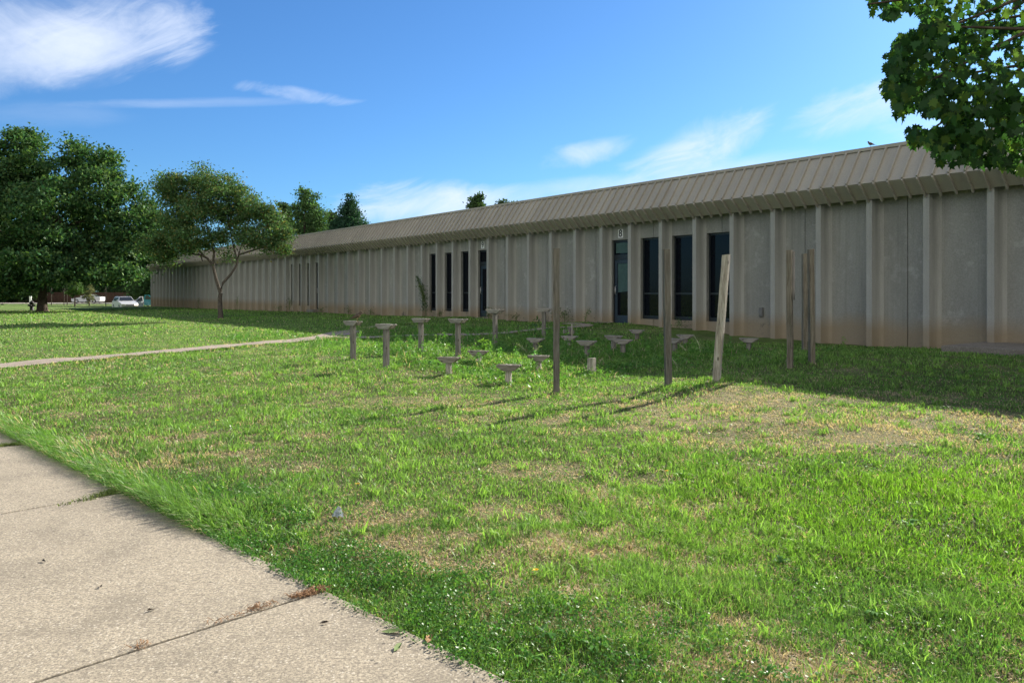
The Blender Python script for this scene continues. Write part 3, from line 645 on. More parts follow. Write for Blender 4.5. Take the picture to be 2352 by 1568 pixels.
# young trees and the tan shrub near the road
fartree(205, 655, 690, 27, 100, 'pale tan green shrub in front of the white sedan', 'roadside_shrub', col=(.19,.20,.10), seed=50, nl=3500, leaf=.12, dens=60)
fartree(172, 640, 676, 40, 98, 'young tree with thin trunk left of the pale shrub', 'young_tree', col=(.07,.13,.035), seed=51, nl=3000, leaf=.2, dens=50)
fartree(75, 640, 680, 46, 105, 'young tree with thin trunk behind the thick trunk', 'young_tree', col=(.04,.075,.025), seed=52, nl=2500, leaf=.22, dens=50)
for nm, px, lab in (('sapling', 147, 'thin bare sapling beside the road between thick trunk and sedan'), ('sapling', 154, 'second thin bare sapling beside the road just left of the sedan'), ('sapling', 243, 'thin bare sapling beside the road between sedan and wagon'), ('sapling', 118, 'thin bare sapling just right of the thick trunk')):
    Y = 100; x = (px-CX)/F*Y; mb = MB(); mb.tube([(0,0,-.2),(.02,0,1.2),(0,0,2.8)], [.05,.04,.015], 6); mb.tube([(0,0,1.6),(.3,.1,2.4)], [.02,.008], 5); mb.tube([(0,0,1.4),(-.28,.1,2.2)], [.02,.008], 5)
    o = mb.build(nm, M['barkp'], None, (x, Y, gz(x, Y))); tag(o, lab, 'sapling', 'bare saplings along the road')

# far road, fence, cars
def strip(name, x0, x1, y0, y1, mat, lift):
    n = 40; V = []; 
    for i in range(n+1):
        x = x0+(x1-x0)*i/n
        for y in (y0, y1): V.append((x, y, gz(max(x, -110), min(y, 150))+lift))
    V = np.array(V); i = np.arange(n)*2; o = npmesh(name, V, np.stack([i, i+2, i+3, i+1], 1), mat); tag(o, kind='structure')
strip('road', -140, -20, 113, 126, M['road'], .04)
fz = gz(-70, 133)
f = empty('board_fence', (-75, 133, fz)); tag(f, 'long brown board fence beyond the road under the dark trees', 'fence')
mb = MB()
for i in range(170): mb.box(-32+i*.4, -32+i*.4+.37, 0, .03, .05, 1.75+random.uniform(-.02,.02))
mb.build('boards', M['brownfence'], f)
mb = MB()
for z in (.4, 1.5): mb.box(-32, 36, -.05, -.001, z, z+.1)
mb.build('rails', M['brownfence'], f)
# extra grade level beyond (low hill)
def car(name, px, py, Y, yaw, label, wagon=True, paint='carwhite', Lc=4.6, Hc=1.45, lamps=True, opendoor=None, zoff=0):
    x = (px-CX)/F*Y; e = empty(name, (x, Y, gz(x, Y)+zoff), yaw); tag(e, label, 'car')
    hw = .86; L = Lc/2; z0 = .22
    # local x forward
    if wagon:
        body = [(-L,.45),(-L+.02,.85),(-L+.1,.95),(L*.35,.98),(L*.9,.80),(L,.62),(L,.35),(L-.1,z0),(-L+.1,z0)]
        cab = [(-L+.08,.95),(-L+.25,Hc-.05),(-L+.45,Hc),(.15,Hc),(.75,1.0+.0)]
    else:
        body = [(-L,.5),(-L,.95),(-L+.5,1.0),(L*.3,.92),(L*.85,.72),(L,.55),(L,.35),(L-.1,z0),(-L+.1,z0)]
        cab = [(-L*.72,.98),(-L*.42,Hc-.03),(-.35,Hc),(.25,Hc-.06),(.95,.93)]
    mb = MB(); st = [(-hw, .10), (-hw*.96, 0), (hw*.96, 0), (hw, .10)]
    def ring(prof, y, ins): 
        cx = sum(p[0] for p in prof)/len(prof); cz = sum(p[1] for p in prof)/len(prof)
        return [(cx+(p[0]-cx)*(1-ins), y, cz+(p[1]-cz)*(1-ins)) for p in prof]
    ys = [(-hw, .05), (-hw*.94, 0), (hw*.94, 0), (hw, .05)]; rings = [ring(body, y, i) for y, i in ys]; n = len(body)
    vs = [v for r_ in rings for v in r_]; fs = [(i*n+k, i*n+(k+1) % n, (i+1)*n+(k+1) % n, (i+1)*n+k) for i in range(3) for k in range(n)]+[tuple(range(n)), tuple(3*n+k for k in range(n))[::-1]]
    mb.add(vs, fs)
    n = len(cab); yb = [(-hw*.92, -hw*.70), (hw*.92, hw*.70)]
    def cw(p, s): k = (p[1]-.93)/(Hc-.93); return s*(hw*.92*(1-k)+hw*.70*k)
    vs = [(p[0], cw(p, -1), p[1]) for p in cab]+[(p[0], cw(p, 1), p[1]) for p in cab]
    mb.add(vs, [tuple(range(n)), tuple(range(2*n-1, n-1, -1))]+[(i, i+n, i+n+1, i+1) for i in range(n-1)])
    body_o = mb.build('body', M[paint], e, bevel=.03)
    # glass: windscreen, rear, sides as proud panels
    def inset(poly, k): 
        cx = sum(p[0] for p in poly)/len(poly); cz = sum(p[1] for p in poly)/len(poly); return [(cx+(p[0]-cx)*k, cz+(p[1]-cz)*k) for p in poly]
    a, b_ = cab[-2], cab[-1]; off = .012
    def quadglass(a, b_, nm, d):
        m_ = MB(); p1 = (a[0]*.92+b_[0]*.08, a[1]*.92+b_[1]*.08); p2 = (a[0]*.06+b_[0]*.94, a[1]*.06+b_[1]*.94)
        m_.add([(p1[0]+d, cw(p1,-1)*.9, p1[1]+off), (p1[0]+d, cw(p1,1)*.9, p1[1]+off), (p2[0]+d, cw(p2,1)*.92, p2[1]+off), (p2[0]+d, cw(p2,-1)*.92, p2[1]+off)], [(0,1,2,3)]); m_.build(nm, M['carglass'], e)
    quadglass(a, b_, 'windscreen', off+.01); quadglass(cab[1], cab[0], 'rear_window', -off-.01)
    ax_, bx_ = cab[1][0]+.12, cab[-2][0]; nwin = 3 if wagon else 2; xs = np.linspace(ax_-.05, bx_+.25, nwin+1)
    for s in (-1, 1):
        for i in range(nwin):
            u0, u1 = xs[i]+.04, xs[i+1]-.04; t0 = Hc-.10; lo = .99
            tr = u1-(.30 if i == nwin-1 else 0); tl = u0+(.1 if i == 0 else 0)
            P_ = [(u0, lo), (u1, lo), (tr, t0), (tl, t0)]
            m_ = MB(); m_.add([(p[0], cw(p, s)+s*.012, p[1]) for p in P_], [(0,1,2,3)]); m_.build('side_window', M['carglass'], e)
        for xw in (-L+.85, L-.85):
            w = MB(); w.tube([(xw, s*(hw-.17), .31), (xw, s*(hw+.02), .31)], .31, 20, smooth=False); wo = w.build('wheel', M['tyre'], e)
            w = MB(); w.tube([(xw, s*(hw+.0), .31), (xw, s*(hw+.035), .31)], .19, 14, smooth=False); w.build('rim', M['rim'], wo)
        h = MB(); h.box(L-.06, L+.02, s*.62-.17, s*.62+.17, .60-.06, .60+.06); h.build('headlight', M['lamp'] if lamps and s > 0 else M['steel'], e)
        h = MB(); h.box(-.02, .1, s*(hw+.02)-.07, s*(hw+.02)+.07, 0, .12, Matrix.Translation((.62, 0, .98))); h.build('side_mirror', M[paint], e)
    h = MB(); h.box(L-.02, L+.012, -.40, .40, .50, .62); h.build('grille', M['blackp'], e)
    h = MB(); h.box(L-.04, L+.06, -hw*.95, hw*.95, .30, .42); h.build('bumper', M['blackp'], e)
    if wagon:
        for s in (-1, 1):
            h = MB(); h.tube([(-1.7, s*.5, Hc+.06), (0, s*.5, Hc+.06)], .02, 6); h.box(-1.6, -1.55, s*.5-.015, s*.5+.015, Hc-.02, Hc+.05); h.box(-.15, -.1, s*.5-.015, s*.5+.015, Hc-.02, Hc+.05); h.build('roof_rail', M['blackp'], e)
    if opendoor:
        s, ang = opendoor
        Md = Matrix.Translation((.75, s*hw, 0)) @ Matrix.Rotation(s*-ang, 4, 'Z')
        d = MB(); d.prism([(-1.05,.3),(-.0,.3),(0,.95),(-1.08,.95)], -.03, .03, Md)
        fr_ = [((-1.08,.95),(-.98,.95),(-.88,Hc-.06),(-.98,Hc-.0)),((-.98,Hc),(-.88,Hc-.06),(-.62,Hc-.07),(-.58,Hc)),((-.58,Hc),(-.62,Hc-.07),(-.08,.95),(0,.95))]
        for q in fr_: d.prism(list(q), -.025, .025, Md)
        do = d.build('open_door', M[paint], e)
        gg = MB(); gg.prism([(-1.0,.95),(-.06,.95),(-.6,Hc-.06),(-.9,Hc-.06)], -.004, .004, Md); gg.build('door_window', M['carglass'], do)
    return e
car('white_wagon', 287, 700, 84, R(-52), 'white station wagon with lit headlight facing the lawn, beside the end of the building', opendoor=(1, R(62)), zoff=0)
car('teal_car', 372, 700, 86, R(-60), 'teal car mostly hidden behind the end of the building with its door open', False, 'teal', opendoor=(-1, R(66)), lamps=False, zoff=.15)
car('white_sedan', 203, 690, 120, R(180), 'white sedan seen from the side on the far road behind the pale shrub', False, 'carwhite', 4.4, 1.32, False, zoff=.06)
# hydrant
p = at(73, 713); e = empty('fire_hydrant', p); tag(e, 'dark fire hydrant on the lawn left of the thick tree trunk', 'fire hydrant')
mb = MB(); mb.tube([(0,0,-.1),(0,0,.05),(0,0,.051),(0,0,.55),(0,0,.56),(0,0,.62),(0,0,.70),(0,0,.78)], [.2,.2,.14,.14,.19,.19,.13,.03], 14); mb.build('barrel', M['hyd'], e)
mb = MB(); mb.tube([(-.28,0,.42),(.28,0,.42)], .075, 10); mb.tube([(0,-.26,.40),(0,0,.40)], .09, 10); mb.build('outlet_caps', M['hyd'], e)
mb = MB(); mb.tube([(0,0,.78),(0,0,.85)], .04, 5); mb.build('operating_nut', M['hyd'], e)
Y = 100; x = (70-CX)/F*Y; mb = MB(); mb.box(-.12,.12,-.06,.06,-.3,1.05); mb.box(-.14,.14,-.08,.08,1.05,1.10); o = mb.build('marker_post', M['white'], None, (x, Y, gz(x, Y))); tag(o, 'white marker post beyond the hydrant near the far road', 'post')

# ------------------------------------------------------------------ near maple, upper right
POLY = [(1983,-400),(1985,20),(2000,40),(2012,20),(2045,55),(2075,22),(2110,28),(2122,50),(2110,75),(2078,75),(2056,92),(2028,134),(2040,175),(2018,205),(2050,240),(2055,275),(2068,280),(2100,245),(2125,268),(2165,272),(2170,294),(2130,300),(2093,292),(2080,298),(2078,318),(2096,340),(2122,325),(2152,372),(2188,386),(2230,378),(2292,384),(2322,402),(2500,405),(2500,-400)]
def inpoly(px, py):
    r = np.zeros(px.shape, bool); j = len(POLY)-1
    for i in range(len(POLY)):
        xi, yi = POLY[i]; xj, yj = POLY[j]
        c_ = ((yi > py) != (yj > py)) & (px < (xj-xi)*(py-yi)/(yj-yi+1e-9)+xi); r ^= c_; j = i
    return r
def maple():
    rg = np.random.default_rng(5); base = Vector((5.9, 4.5, gz(5.9, 4.5))); cen = np.array((5.5, 5.0, 4.75)); rad = np.array((3.45, 1.7, 2.75))
    e = empty('maple_tree', base); tag(e, 'maple tree whose leafy branches hang into the upper right corner', 'tree')
    tips = []
    while len(tips) < 420:
        d = rg.normal(size=3); d /= np.linalg.norm(d); q = cen+d*rad*(rg.random()**.4)
        px, py = CX+F*q[0]/q[1], HY-F*(q[2]-EYE)/q[1]
        vis = px < 2420 and py > -140
        if vis and not inpoly(np.array([px]), np.array([py]))[0]: continue
        tips.append(q)
    # extra sprays along the visible rim
    for px, py in ((1995,10),(2030,35),(2050,20),(2100,20),(2065,110),(2040,140),(2045,165),(2030,205),(2060,225),(2062,265),(2100,100),(2120,150),(2090,200),(2110,240),(2085,300),(2130,312),(2110,318),(2165,340),(2200,360),(2240,350),(2300,370),(2340,380),(2160,250),(2200,270),(2150,180),(2180,120),(2160,310),(2250,310),(2300,300),(2220,220),(2270,250),(2320,230),(2200,60),(2270,80),(2330,120),(2250,150),(2140,60)):
        for _ in range(3):
            Y = rg.uniform(4.5, 5.6); tips.append(np.array(((px-CX)/F*Y, Y, EYE+(HY-py)/F*Y)))
    for _ in range(230):
        d = rg.normal(size=3); d /= np.linalg.norm(d); q = np.array((6.4, 4.6, 4.9))+d*np.array((2.6, 2.2, 2.5))*(rg.random()**.4); px, py = CX+F*q[0]/q[1], HY-F*(q[2]-EYE)/q[1]
        if px > 2420 or py < -120 or inpoly(np.array([px]), np.array([py]))[0]: tips.append(q)
    tips = np.array(tips)
    outline = [(0,-.50),(.10,-.32),(.30,-.40),(.26,-.22),(.52,-.10),(.36,.02),(.46,.26),(.22,.20),(.14,.34),(0,.60),(-.14,.34),(-.22,.20),(-.46,.26),(-.36,.02),(-.52,-.10),(-.26,-.22),(-.30,-.40),(-.10,-.32)]
    OL = np.array(outline); k = len(OL); Vs = []; cols = []; n = 0
    tw = MB()
    st0 = Vector((5.9, 4.5, 2.6))
    for ti, q in enumerate(tips):
        if ti % 12 == 0:
            a = Vector((5.9, 4.6, rg.uniform(2.4, 5.5))); tq = Vector(q); m1 = a.lerp(tq, .5)+Vector((0, 0, .25*rg.random()))
            tw.tube([a-base, m1-base, tq-base], [.035, .02, .006], 5, False)
        for _ in range(27):
            c_ = q+rg.normal(size=3)*np.array((.125, .14, .10)); px, py = CX+F*c_[0]/c_[1], HY-F*(c_[2]-EYE)/c_[1]
            if px < 2380 and py > -110 and not inpoly(np.array([px]), np.array([py]))[0]: continue
            L = rg.uniform(.045, .082)
            tipd = np.array((rg.normal()*.5, rg.normal()*.5, -1.0+rg.normal()*.45)); tipd /= np.linalg.norm(tipd)
            nn = rg.normal(size=3); sd = np.cross(tipd, nn); sd /= np.linalg.norm(sd); nn = np.cross(sd, tipd)
            fold = rg.uniform(.0, .35)
            P = c_ + OL[:,:1]*sd*L + OL[:,1:]*tipd*L + (np.abs(OL[:,:1])**1.3)*nn*L*fold*1.5 - (OL[:,1:]**2)*nn*L*.3
            Vs.append(P-np.array(base)); b_ = np.array((.034,.088,.026)) if rg.random() < .82 else np.array((.09,.16,.03)); b_ = b_*(1+rg.normal()*.2)
            cols.append(np.repeat(np.clip(b_, .01, 1)[None], k, 0)); n += 1
    V = np.concatenate(Vs); Fq = np.arange(n*k).reshape(n, k)
    npmesh('crown', V, Fq, m_leafy('maple_leaves', .40, .4, .01), np.concatenate(cols), e)
    for c_ in [(4.2,5.0,4.0),(3.2,5.0,3.4),(4.6,5.2,2.8),(3.4,5.1,2.55),(5.0,5.6,5.6),(7,5,5),(3.3,5,4.3)]:
        tw.tube([Vector((5.9,4.5,1.9))-base, Vector((5.4,4.7,2.7+.3*(c_[2]-3)))-base, Vector(c_)-base], [.06,.035,.010], 7, False)
    tw.tube([(0,0,-.2),(0,0,.1),(0,0,1.5),(0,.1,3),(-.1,.1,5),(0,.1,6.5)], [.2,.15,.12,.10,.06,.02], 12, False)
    tw.build('trunk', M['bark'], e)
maple()

# ------------------------------------------------------------------ birds
def bird(name, loc, yaw, label, s=1.0):
    e = empty(name, loc, yaw); tag(e, label, 'bird', 'small birds'); e.scale = (s, s, s)
    mb = MB(); mb.tube([(-.075,0,.045),(-.055,0,.058),(-.02,0,.075),(.015,0,.088),(.04,0,.105),(.052,0,.125),(.066,0,.138),(.078,0,.138),(.084,0,.135)], [.004,.014,.030,.034,.027,.020,.0195,.014,.006], 12)
    mb.tube([(-.06,0,.052),(-.10,0,.040),(-.15,0,.022)], [(.012,.008),(.014,.004),(.016,.003)], 8)
    mb.build('body', M['bird'], e)
    mb = MB(); mb.tube([(.0,0,.066),(.02,0,.075),(.043,0,.095),(.052,0,.11)], [(.018,.02),(.027,.026),(.023,.02),(.012,.012)], 10); mb.build('breast', M['birdb'], e)
    for sg in (-1, 1):
        w = MB(); w.tube([(.03,sg*.027,.098),(-.01,sg*.034,.082),(-.06,sg*.022,.058),(-.10,sg*.010,.044)], [(.006,.010),(.007,.022),(.005,.014),(.002,.003)], 8); w.build('wing', M['bird'], e)
        w = MB(); w.tube([(.005,sg*.012,.055),(.008,sg*.013,.025),(.002,sg*.013,.0)], .0025, 5); w.tube([(.002,sg*.013,.002),(.022,sg*.013,.002)], .0025, 4); w.build('leg', M['beak'], e)
        w = MB(); w.tube([(.070,sg*.0165,.142),(.070,sg*.0185,.142)], .003, 6); w.build('eye', M['black'], e)
    w = MB(); w.tube([(.082,0,.135),(.104,0,.131)], [.005,.001], 6); w.build('beak', M['beak'], e)
p = at(811, 826); hh = (826-738)/F*p.y; bird('bird', (p.x+.09, p.y-.075, p.z+hh+.008), R(25), 'small brown bird perched on the leftmost tall table support', 1.25)
q = bw(-.0, .25, 4.925)
px = 2000; u = (px-CX)/F; tt = ((P0[0]+N[0]*.25)-u*(P0[1]+N[1]*.25))/(u*D[1]-D[0]); q = (P0[0]+N[0]*.25+D[0]*tt, P0[1]+N[1]*.25+D[1]*tt, 4.927)
bird('bird', q, R(120), 'tiny dark bird perched on the roof cap against the sky', 1.0)

# ------------------------------------------------------------------ grass blades
def allowed(x, y, edge=0.0):
    pd = pathd(x, y); ok = ~((pd > edge) & (pd < PATHW-edge*0))
    w = W0-(x*N[0]+y*N[1]); ok &= (w > .02)
    t = (x-P0[0])*D[0]+(y-P0[1])*D[1]
    ok &= ~((w < 1.8) & (t < -(bx(-9)+.15)+.37))
    ok &= ribd(x, y) > -.02
    return ok
def blades(x, y, h, w, lean, col, seedg, up0=0.0, name='grass', leandir=None, mat='grass'):
    rg = np.random.default_rng(seedg); n = len(x); z = g(x, y)-.012
    a = rg.uniform(0, 2*PI, n); 
    if leandir is not None: a = np.where(np.isnan(leandir), a, leandir+rg.normal(size=n)*.5)
    ld = np.stack([np.cos(a), np.sin(a)], 1)
    fa = rg.uniform(0, PI, n); s = np.stack([np.cos(fa), np.sin(fa), np.zeros(n)], 1)
    B = np.stack([x, y, z], 1)
    up = np.array((0, 0, 1.0))
    m1 = B + up*(h*.55)[:,None]; m1[:,:2] += ld*(lean*h*.35)[:,None]
    tp_ = B + up*(h*np.clip(1-lean*.35, .35, 1))[:,None]; tp_[:,:2] += ld*(lean*h)[:,None]
    hw = (w*.5)[:,None]
    V = np.stack([B-s*hw, B+s*hw, m1-s*hw*.85, m1+s*hw*.85, tp_], 1).reshape(-1, 3)
    i = np.arange(n)*5
    Fa = np.stack([i, i+1, i+3, i+2], 1); Ft = np.stack([i+2, i+3, i+4, i+4], 1)
    T = np.concatenate([np.stack([i, i+1, i+3], 1), np.stack([i, i+3, i+2], 1), np.stack([i+2, i+3, i+4], 1)])
    c5 = np.repeat(col, 5, 0)
    return V, T, c5
def polar(n, r0, r1, a0, a1, power, seedg):
    """density ~ r^-power"""
    rg = np.random.default_rng(seedg); u = rg.random(n); p = 2-power
    r = (r0**p+(r1**p-r0**p)*u)**(1/p) if abs(p) > 1e-6 else r0*(r1/r0)**u
    a = rg.uniform(a0, a1, n); return r*np.sin(a), r*np.cos(a), r
allV = []; allT = []; allC = []; off = 0
def push(res):
    global off
    V, T, c5 = res; allV.append(V); allT.append(T+off); allC.append(c5); off += len(V)
def bladecol(x, y, rg, extra=0):
    k = rg.random(len(x)); c, d = lawncol(x, y, k); shade = sstep(7.5, 5.5, W0-(x*N[0]+y*N[1])); dm = rg.random(len(x)) < np.clip(.10+d*.82, 0, .9)*(1-.7*shade)
    st = STRAW*(1+rg.normal(size=(len(x), 1))*.18); c = np.where(dm[:,None], st, c*(1+rg.normal(size=(len(x), 1))*.36)); return np.clip(c, .01, .8), d, dm
rg = np.random.default_rng(77)
for n, r0, r1, pw, a0, a1 in ((280000, 2.2, 5.0, .6, -.95, .80), (380000, 5.0, 20, 2.0, -.85, .78), (150000, 20, 75, 2.0, -.80, .2)):
    x, y, r = polar(n, r0, r1, a0, a1, pw, int(n)); 
    # clumping
    keep = allowed(x, y) & (rg.random(n) < .35+1.1*fbm(x, y, 7, 15, 2)); x, y, r = x[keep], y[keep], r[keep]
    c, d, dm = bladecol(x, y, rg); m = len(x)
    tall = fbm(x, y, 1.1, 41, 3); wm = weedmask(x, y)
    h = .034+.05*sstep(.4, .75, tall)+.03*rg.random(m); h *= np.where(dm, .85, 1.0); h *= (1-.3*d); h *= 1+wm*.25; h *= 1+.3*sstep(20, 45, r)
    pd = -pathd(x, y); ed = (1-sstep(.0, .55, pd))*(pd > -.2)
    along = (np.stack([x, y], 1)-PE0)@PD
    longe = ed*sstep(1.6, 3.4, along); h = h*(1+1.0*longe+.2*ed)
    w = np.clip(.0020+.00072*r, .0036, .05)*rg.uniform(.6, 1.2, m)
    lean = rg.uniform(.1, 1.0, m)+dm*.5
    ldir = np.where(longe > .3, math.atan2(PN[1], PN[0]), np.nan)
    push(blades(x, y, h, w, lean, c, int(n)+1, leandir=ldir))
# overhanging long blades along the path edge
n = 16000; s = rg.uniform(-1.5, 13, n); e_ = np.abs(rg.normal(size=n))*.14; x = PE0[0]+PD[0]*s-PN[0]*(e_-.015); y = PE0[1]+PD[1]*s-PN[1]*(e_-.015)
k = sstep(1.8, 3.2, s)
kp = rg.random(n) < .35+.65*k; x, y, e_, k, s = x[kp], y[kp], e_[kp], k[kp], s[kp]; n = len(x)
h = rg.uniform(.07, .21, n)*(.4+.6*k); c, d, dm = bladecol(x, y, rg); c = np.where((rg.random(n) < .25)[:,None], c, GREEN*(1+rg.normal(size=(n, 1))*.2)); c = np.clip(c, .01, .8)
push(blades(x, y, h, rg.uniform(.004, .007, n)*(1+.05*np.hypot(x, y)), rg.uniform(.5, 1.3, n), c, 5, leandir=np.full(n, math.atan2(PN[1], PN[0]))))
# edges of the other paths: small overhang
for L, hw in RIB:
    n = 9000; i = rg.integers(0, len(L)-1, n); T_ = np.gradient(L, axis=0); T_ /= np.linalg.norm(T_, axis=1)[:,None]; sd = np.where(rg.random(n) < .5, -1, 1)
    q = hw+np.abs(rg.normal(size=n))*.1-.03; x = L[i,0]-T_[i,1]*q*sd+rg.normal(size=n)*.05; y = L[i,1]+T_[i,0]*q*sd+rg.normal(size=n)*.05
    kp = (W0-(x*N[0]+y*N[1])) > .1; x, y = x[kp], y[kp]; n = len(x); c, d, dm = bladecol(x, y, rg)
    push(blades(x, y, rg.uniform(.05, .12, n), rg.uniform(.012, .022, n), rg.uniform(.3, 1, n), c, 6))
# scattered taller coarse tufts
nt = 650; x0_, y0_, r_ = polar(nt, 3, 16, -.8, .75, 1.3, 909); kp = allowed(x0_, y0_); x0_, y0_ = x0_[kp], y0_[kp]; per = 22
x = np.repeat(x0_, per)+rg.normal(size=len(x0_)*per)*.035; y = np.repeat(y0_, per)+rg.normal(size=len(x0_)*per)*.035; kp = allowed(x, y); x, y = x[kp], y[kp]; n = len(x); r = np.hypot(x, y)
c = np.clip((GREEN2*1.05)*(1+rg.normal(size=(n, 1))*.2), .01, .8); push(blades(x, y, rg.uniform(.06, .13, n), .004+.0007*r, rg.uniform(.3, 1.1, n), c, 8))
# tall grass and seed stalks in the weed bed
x, y, r = polar(90000, 8, 26, -.45, .5, .6, 919); kp = allowed(x, y) & (rg.random(len(x)) < weedmask(x, y)*(.15+.9*fbm(x, y, 1.6, 51))); x, y = x[kp], y[kp]; n = len(x)
c = np.clip(GREEN*(1+rg.normal(size=(n, 1))*.22), .01, .8); sm = rg.random(n) < .06; c[sm] = STRAW*.9
push(blades(x, y, rg.uniform(.03, .11, n)*np.where(sm, 2.0, 1)*(.5+fbm(x, y, 1.2, 71)), np.full(n, .011), rg.uniform(.2, .9, n), c, 10))
grass = npmesh('grass', np.concatenate(allV), np.concatenate(allT), M['grass'], np.concatenate(allC)); tag(grass, 'mown lawn grass, green with straw coloured dry patches', 'grass', kind='stuff')

# ------------------------------------------------------------------ broad leaved ground cover
def cover(x, y, hmax, size, col, seedg, var=.2, up=1.2, aspect=.75, thick=True):
    rg = np.random.default_rng(seedg); z = g(x, y)+rg.random(len(x))**.7*hmax
    P = np.stack([x, y, z], 1); V, Fq = leafquads(P, 1.0, up, aspect, rg)
    V = V.reshape(-1, 4, 3); V = P[:,None]+(V-P[:,None])*size[:,None,None]; V = V.reshape(-1, 3)
    return V, Fq, tintcol(len(x), col, var, 4, rg)
Vs, Fs, Cs = [], [], []; o4 = 0
def push4(r_):
    global o4
    Vs.append(r_[0]); Fs.append(r_[1]+o4); Cs.append(r_[2]); o4 += len(r_[0])
# clover along the walk edge, foreground
n = 150000; s = rg.uniform(-2.2, 4.6, n); e_ = rg.random(n)**1.2*1.3-.05; x = PE0[0]+PD[0]*s-PN[0]*e_; y = PE0[1]+PD[1]*s-PN[1]*e_
wd = .26+.55*fbm(s, s*0, 1.0, 5)+.40*(1-sstep(-1, 2, s)); keep = (e_ < wd*(.6+.8*fbm(x, y, 3, 8))) & (rg.random(n) < .25+.9*sstep(.35, .6, fbm(x, y, 4, 18))) & (rg.random(n) < 1-.8*sstep(2.6, 4.4, s)); x, y = x[keep], y[keep]
push4(cover(x, y, .065, rg.uniform(.008, .017, len(x)), (.075,.190,.036), 3))
# clover patches across the lawn
x, y, r = polar(150000, 3, 18, -.85, .78, 1.4, 929); kp = allowed(x, y) & (rg.random(len(x)) < sstep(.56, .68, fbm(x, y, 1.5, 88, 3))*.8); x, y, r = x[kp], y[kp], r[kp]
push4(cover(x, y, .05, .009+.0013*r, (.09,.22,.04), 4))
# weed bed
x, y, r = polar(260000, 8, 26, -.45, .52, .8, 939); kp = allowed(x, y) & (rg.random(len(x)) < weedmask(x, y)*(.25+.95*sstep(.3, .6, fbm(x, y, 1.0, 98)))); x, y, r = x[kp], y[kp], r[kp]
hm = .03+.10*sstep(.45, .8, fbm(x, y, .9, 71))
push4(cover(x, y, hm, rg.uniform(.020, .055, len(x)), (.105,.235,.045), 5, var=.22))
# taller leafy stalks standing in the bed
x, y, r = polar(1500, 8, 24, -.42, .5, .6, 949); kp = allowed(x, y) & (rg.random(len(x)) < weedmask(x, y)*.65); x, y = x[kp], y[kp]; per = 46
hh_ = np.repeat(rg.uniform(.12, .34, len(x)), per); f_ = rg.random(len(hh_)); xx = np.repeat(x, per)+rg.normal(size=len(hh_))*.045*(1.3-f_); yy_ = np.repeat(y, per)+rg.normal(size=len(hh_))*.045*(1.3-f_)
zz = g(xx, yy_)+f_*hh_; P = np.stack([xx, yy_, zz], 1); V, Fq = leafquads(P, .055, .5, .35, rg); cst = tintcol(len(x), (.13,.27,.055), .25, 1, rg); push4((V, Fq, np.repeat(cst, per*4, 0)))
# plantain / dandelion leaf rosettes
P_, S_ = [], []
cv = npmesh('ground_cover', np.concatenate(Vs), np.concatenate(Fs), M['cover'], np.concatenate(Cs)); tag(cv, 'clover and leafy weeds growing along the walk and in the bed of supports', 'weeds', kind='stuff')

def rosette(p, n, L, w, col, seedg, up=.55):
    """strap leaves from one point; returns V, quads"""
    rg = np.random.default_rng(seedg); V = []; Fq = []; 
    for i in range(n):
        a = rg.uniform(0, 2*PI); l = L*rg.uniform(.6, 1.1); d = np.array((math.cos(a), math.sin(a), 0)); s = np.array((-d[1], d[0], 0)); u = np.array((0, 0, 1.))
        pts = [(0, .0, .25), (.35, up*.30, .8), (.7, up*.38, 1), (1.0, up*.28, .2)]; o = len(V)
        for f_, z, ww in pts:
            c_ = d*l*f_+u*l*z; V += [c_-s*w*ww/2*l, c_+s*w*ww/2*l]
        for k in range(3): Fq.append((o+2*k, o+2*k+1, o+2*k+3, o+2*k+2))
    V = np.array(V); return V, np.array(Fq), np.repeat(np.clip(np.array(col)*(1+rg.normal(size=(n, 1))*.12), .01, 1), 8, 0)
GW = 'broad leaved weeds in the near lawn'
spots = [(1262,1470,.17,'leafy plantain weed beside the walk edge at bottom centre'),(1215,1530,.15,'broad leaved weed at the bottom edge by the walk corner'),(1365,1500,.16,'broad leaved dandelion weed in the bottom centre lawn'),(1460,1530,.13,'wide leaved weed in grass right of the bottom centre'),
         (1570,1098,.14,'leafy green rosette weed in the dry middle of the lawn'),(2090,1215,.15,'bright green rosette weed in the right lawn'),(1790,1300,.12,'bright green leafy weed in the middle right lawn'),(2010,1420,.13,'pale green leafy weed in the lower right lawn'),(880,1345,.12,'low leafy weed beside the walk edge near the dried weed clump'),(1500,1215,.10,'small leafy weed in the centre of the lawn'),(2260,1010,.2,'rosette weed in the sunny lawn at the right edge'),(1760,1560,.12,'broad leaf weed at the bottom edge right of centre')]
for i, (px, py, L, lab) in enumerate(spots):
    p = at(px, py); V, Fq, c = rosette(p, 12, L*.5, .22, (.10,.25,.04) if i % 3 else (.07,.18,.035), 300+i, 1.5)
    o = npmesh('rosette_weed', V, Fq, M['cover'], c); o.location = (p.x, p.y, p.z+.01); tag(o, lab, 'weed', GW)

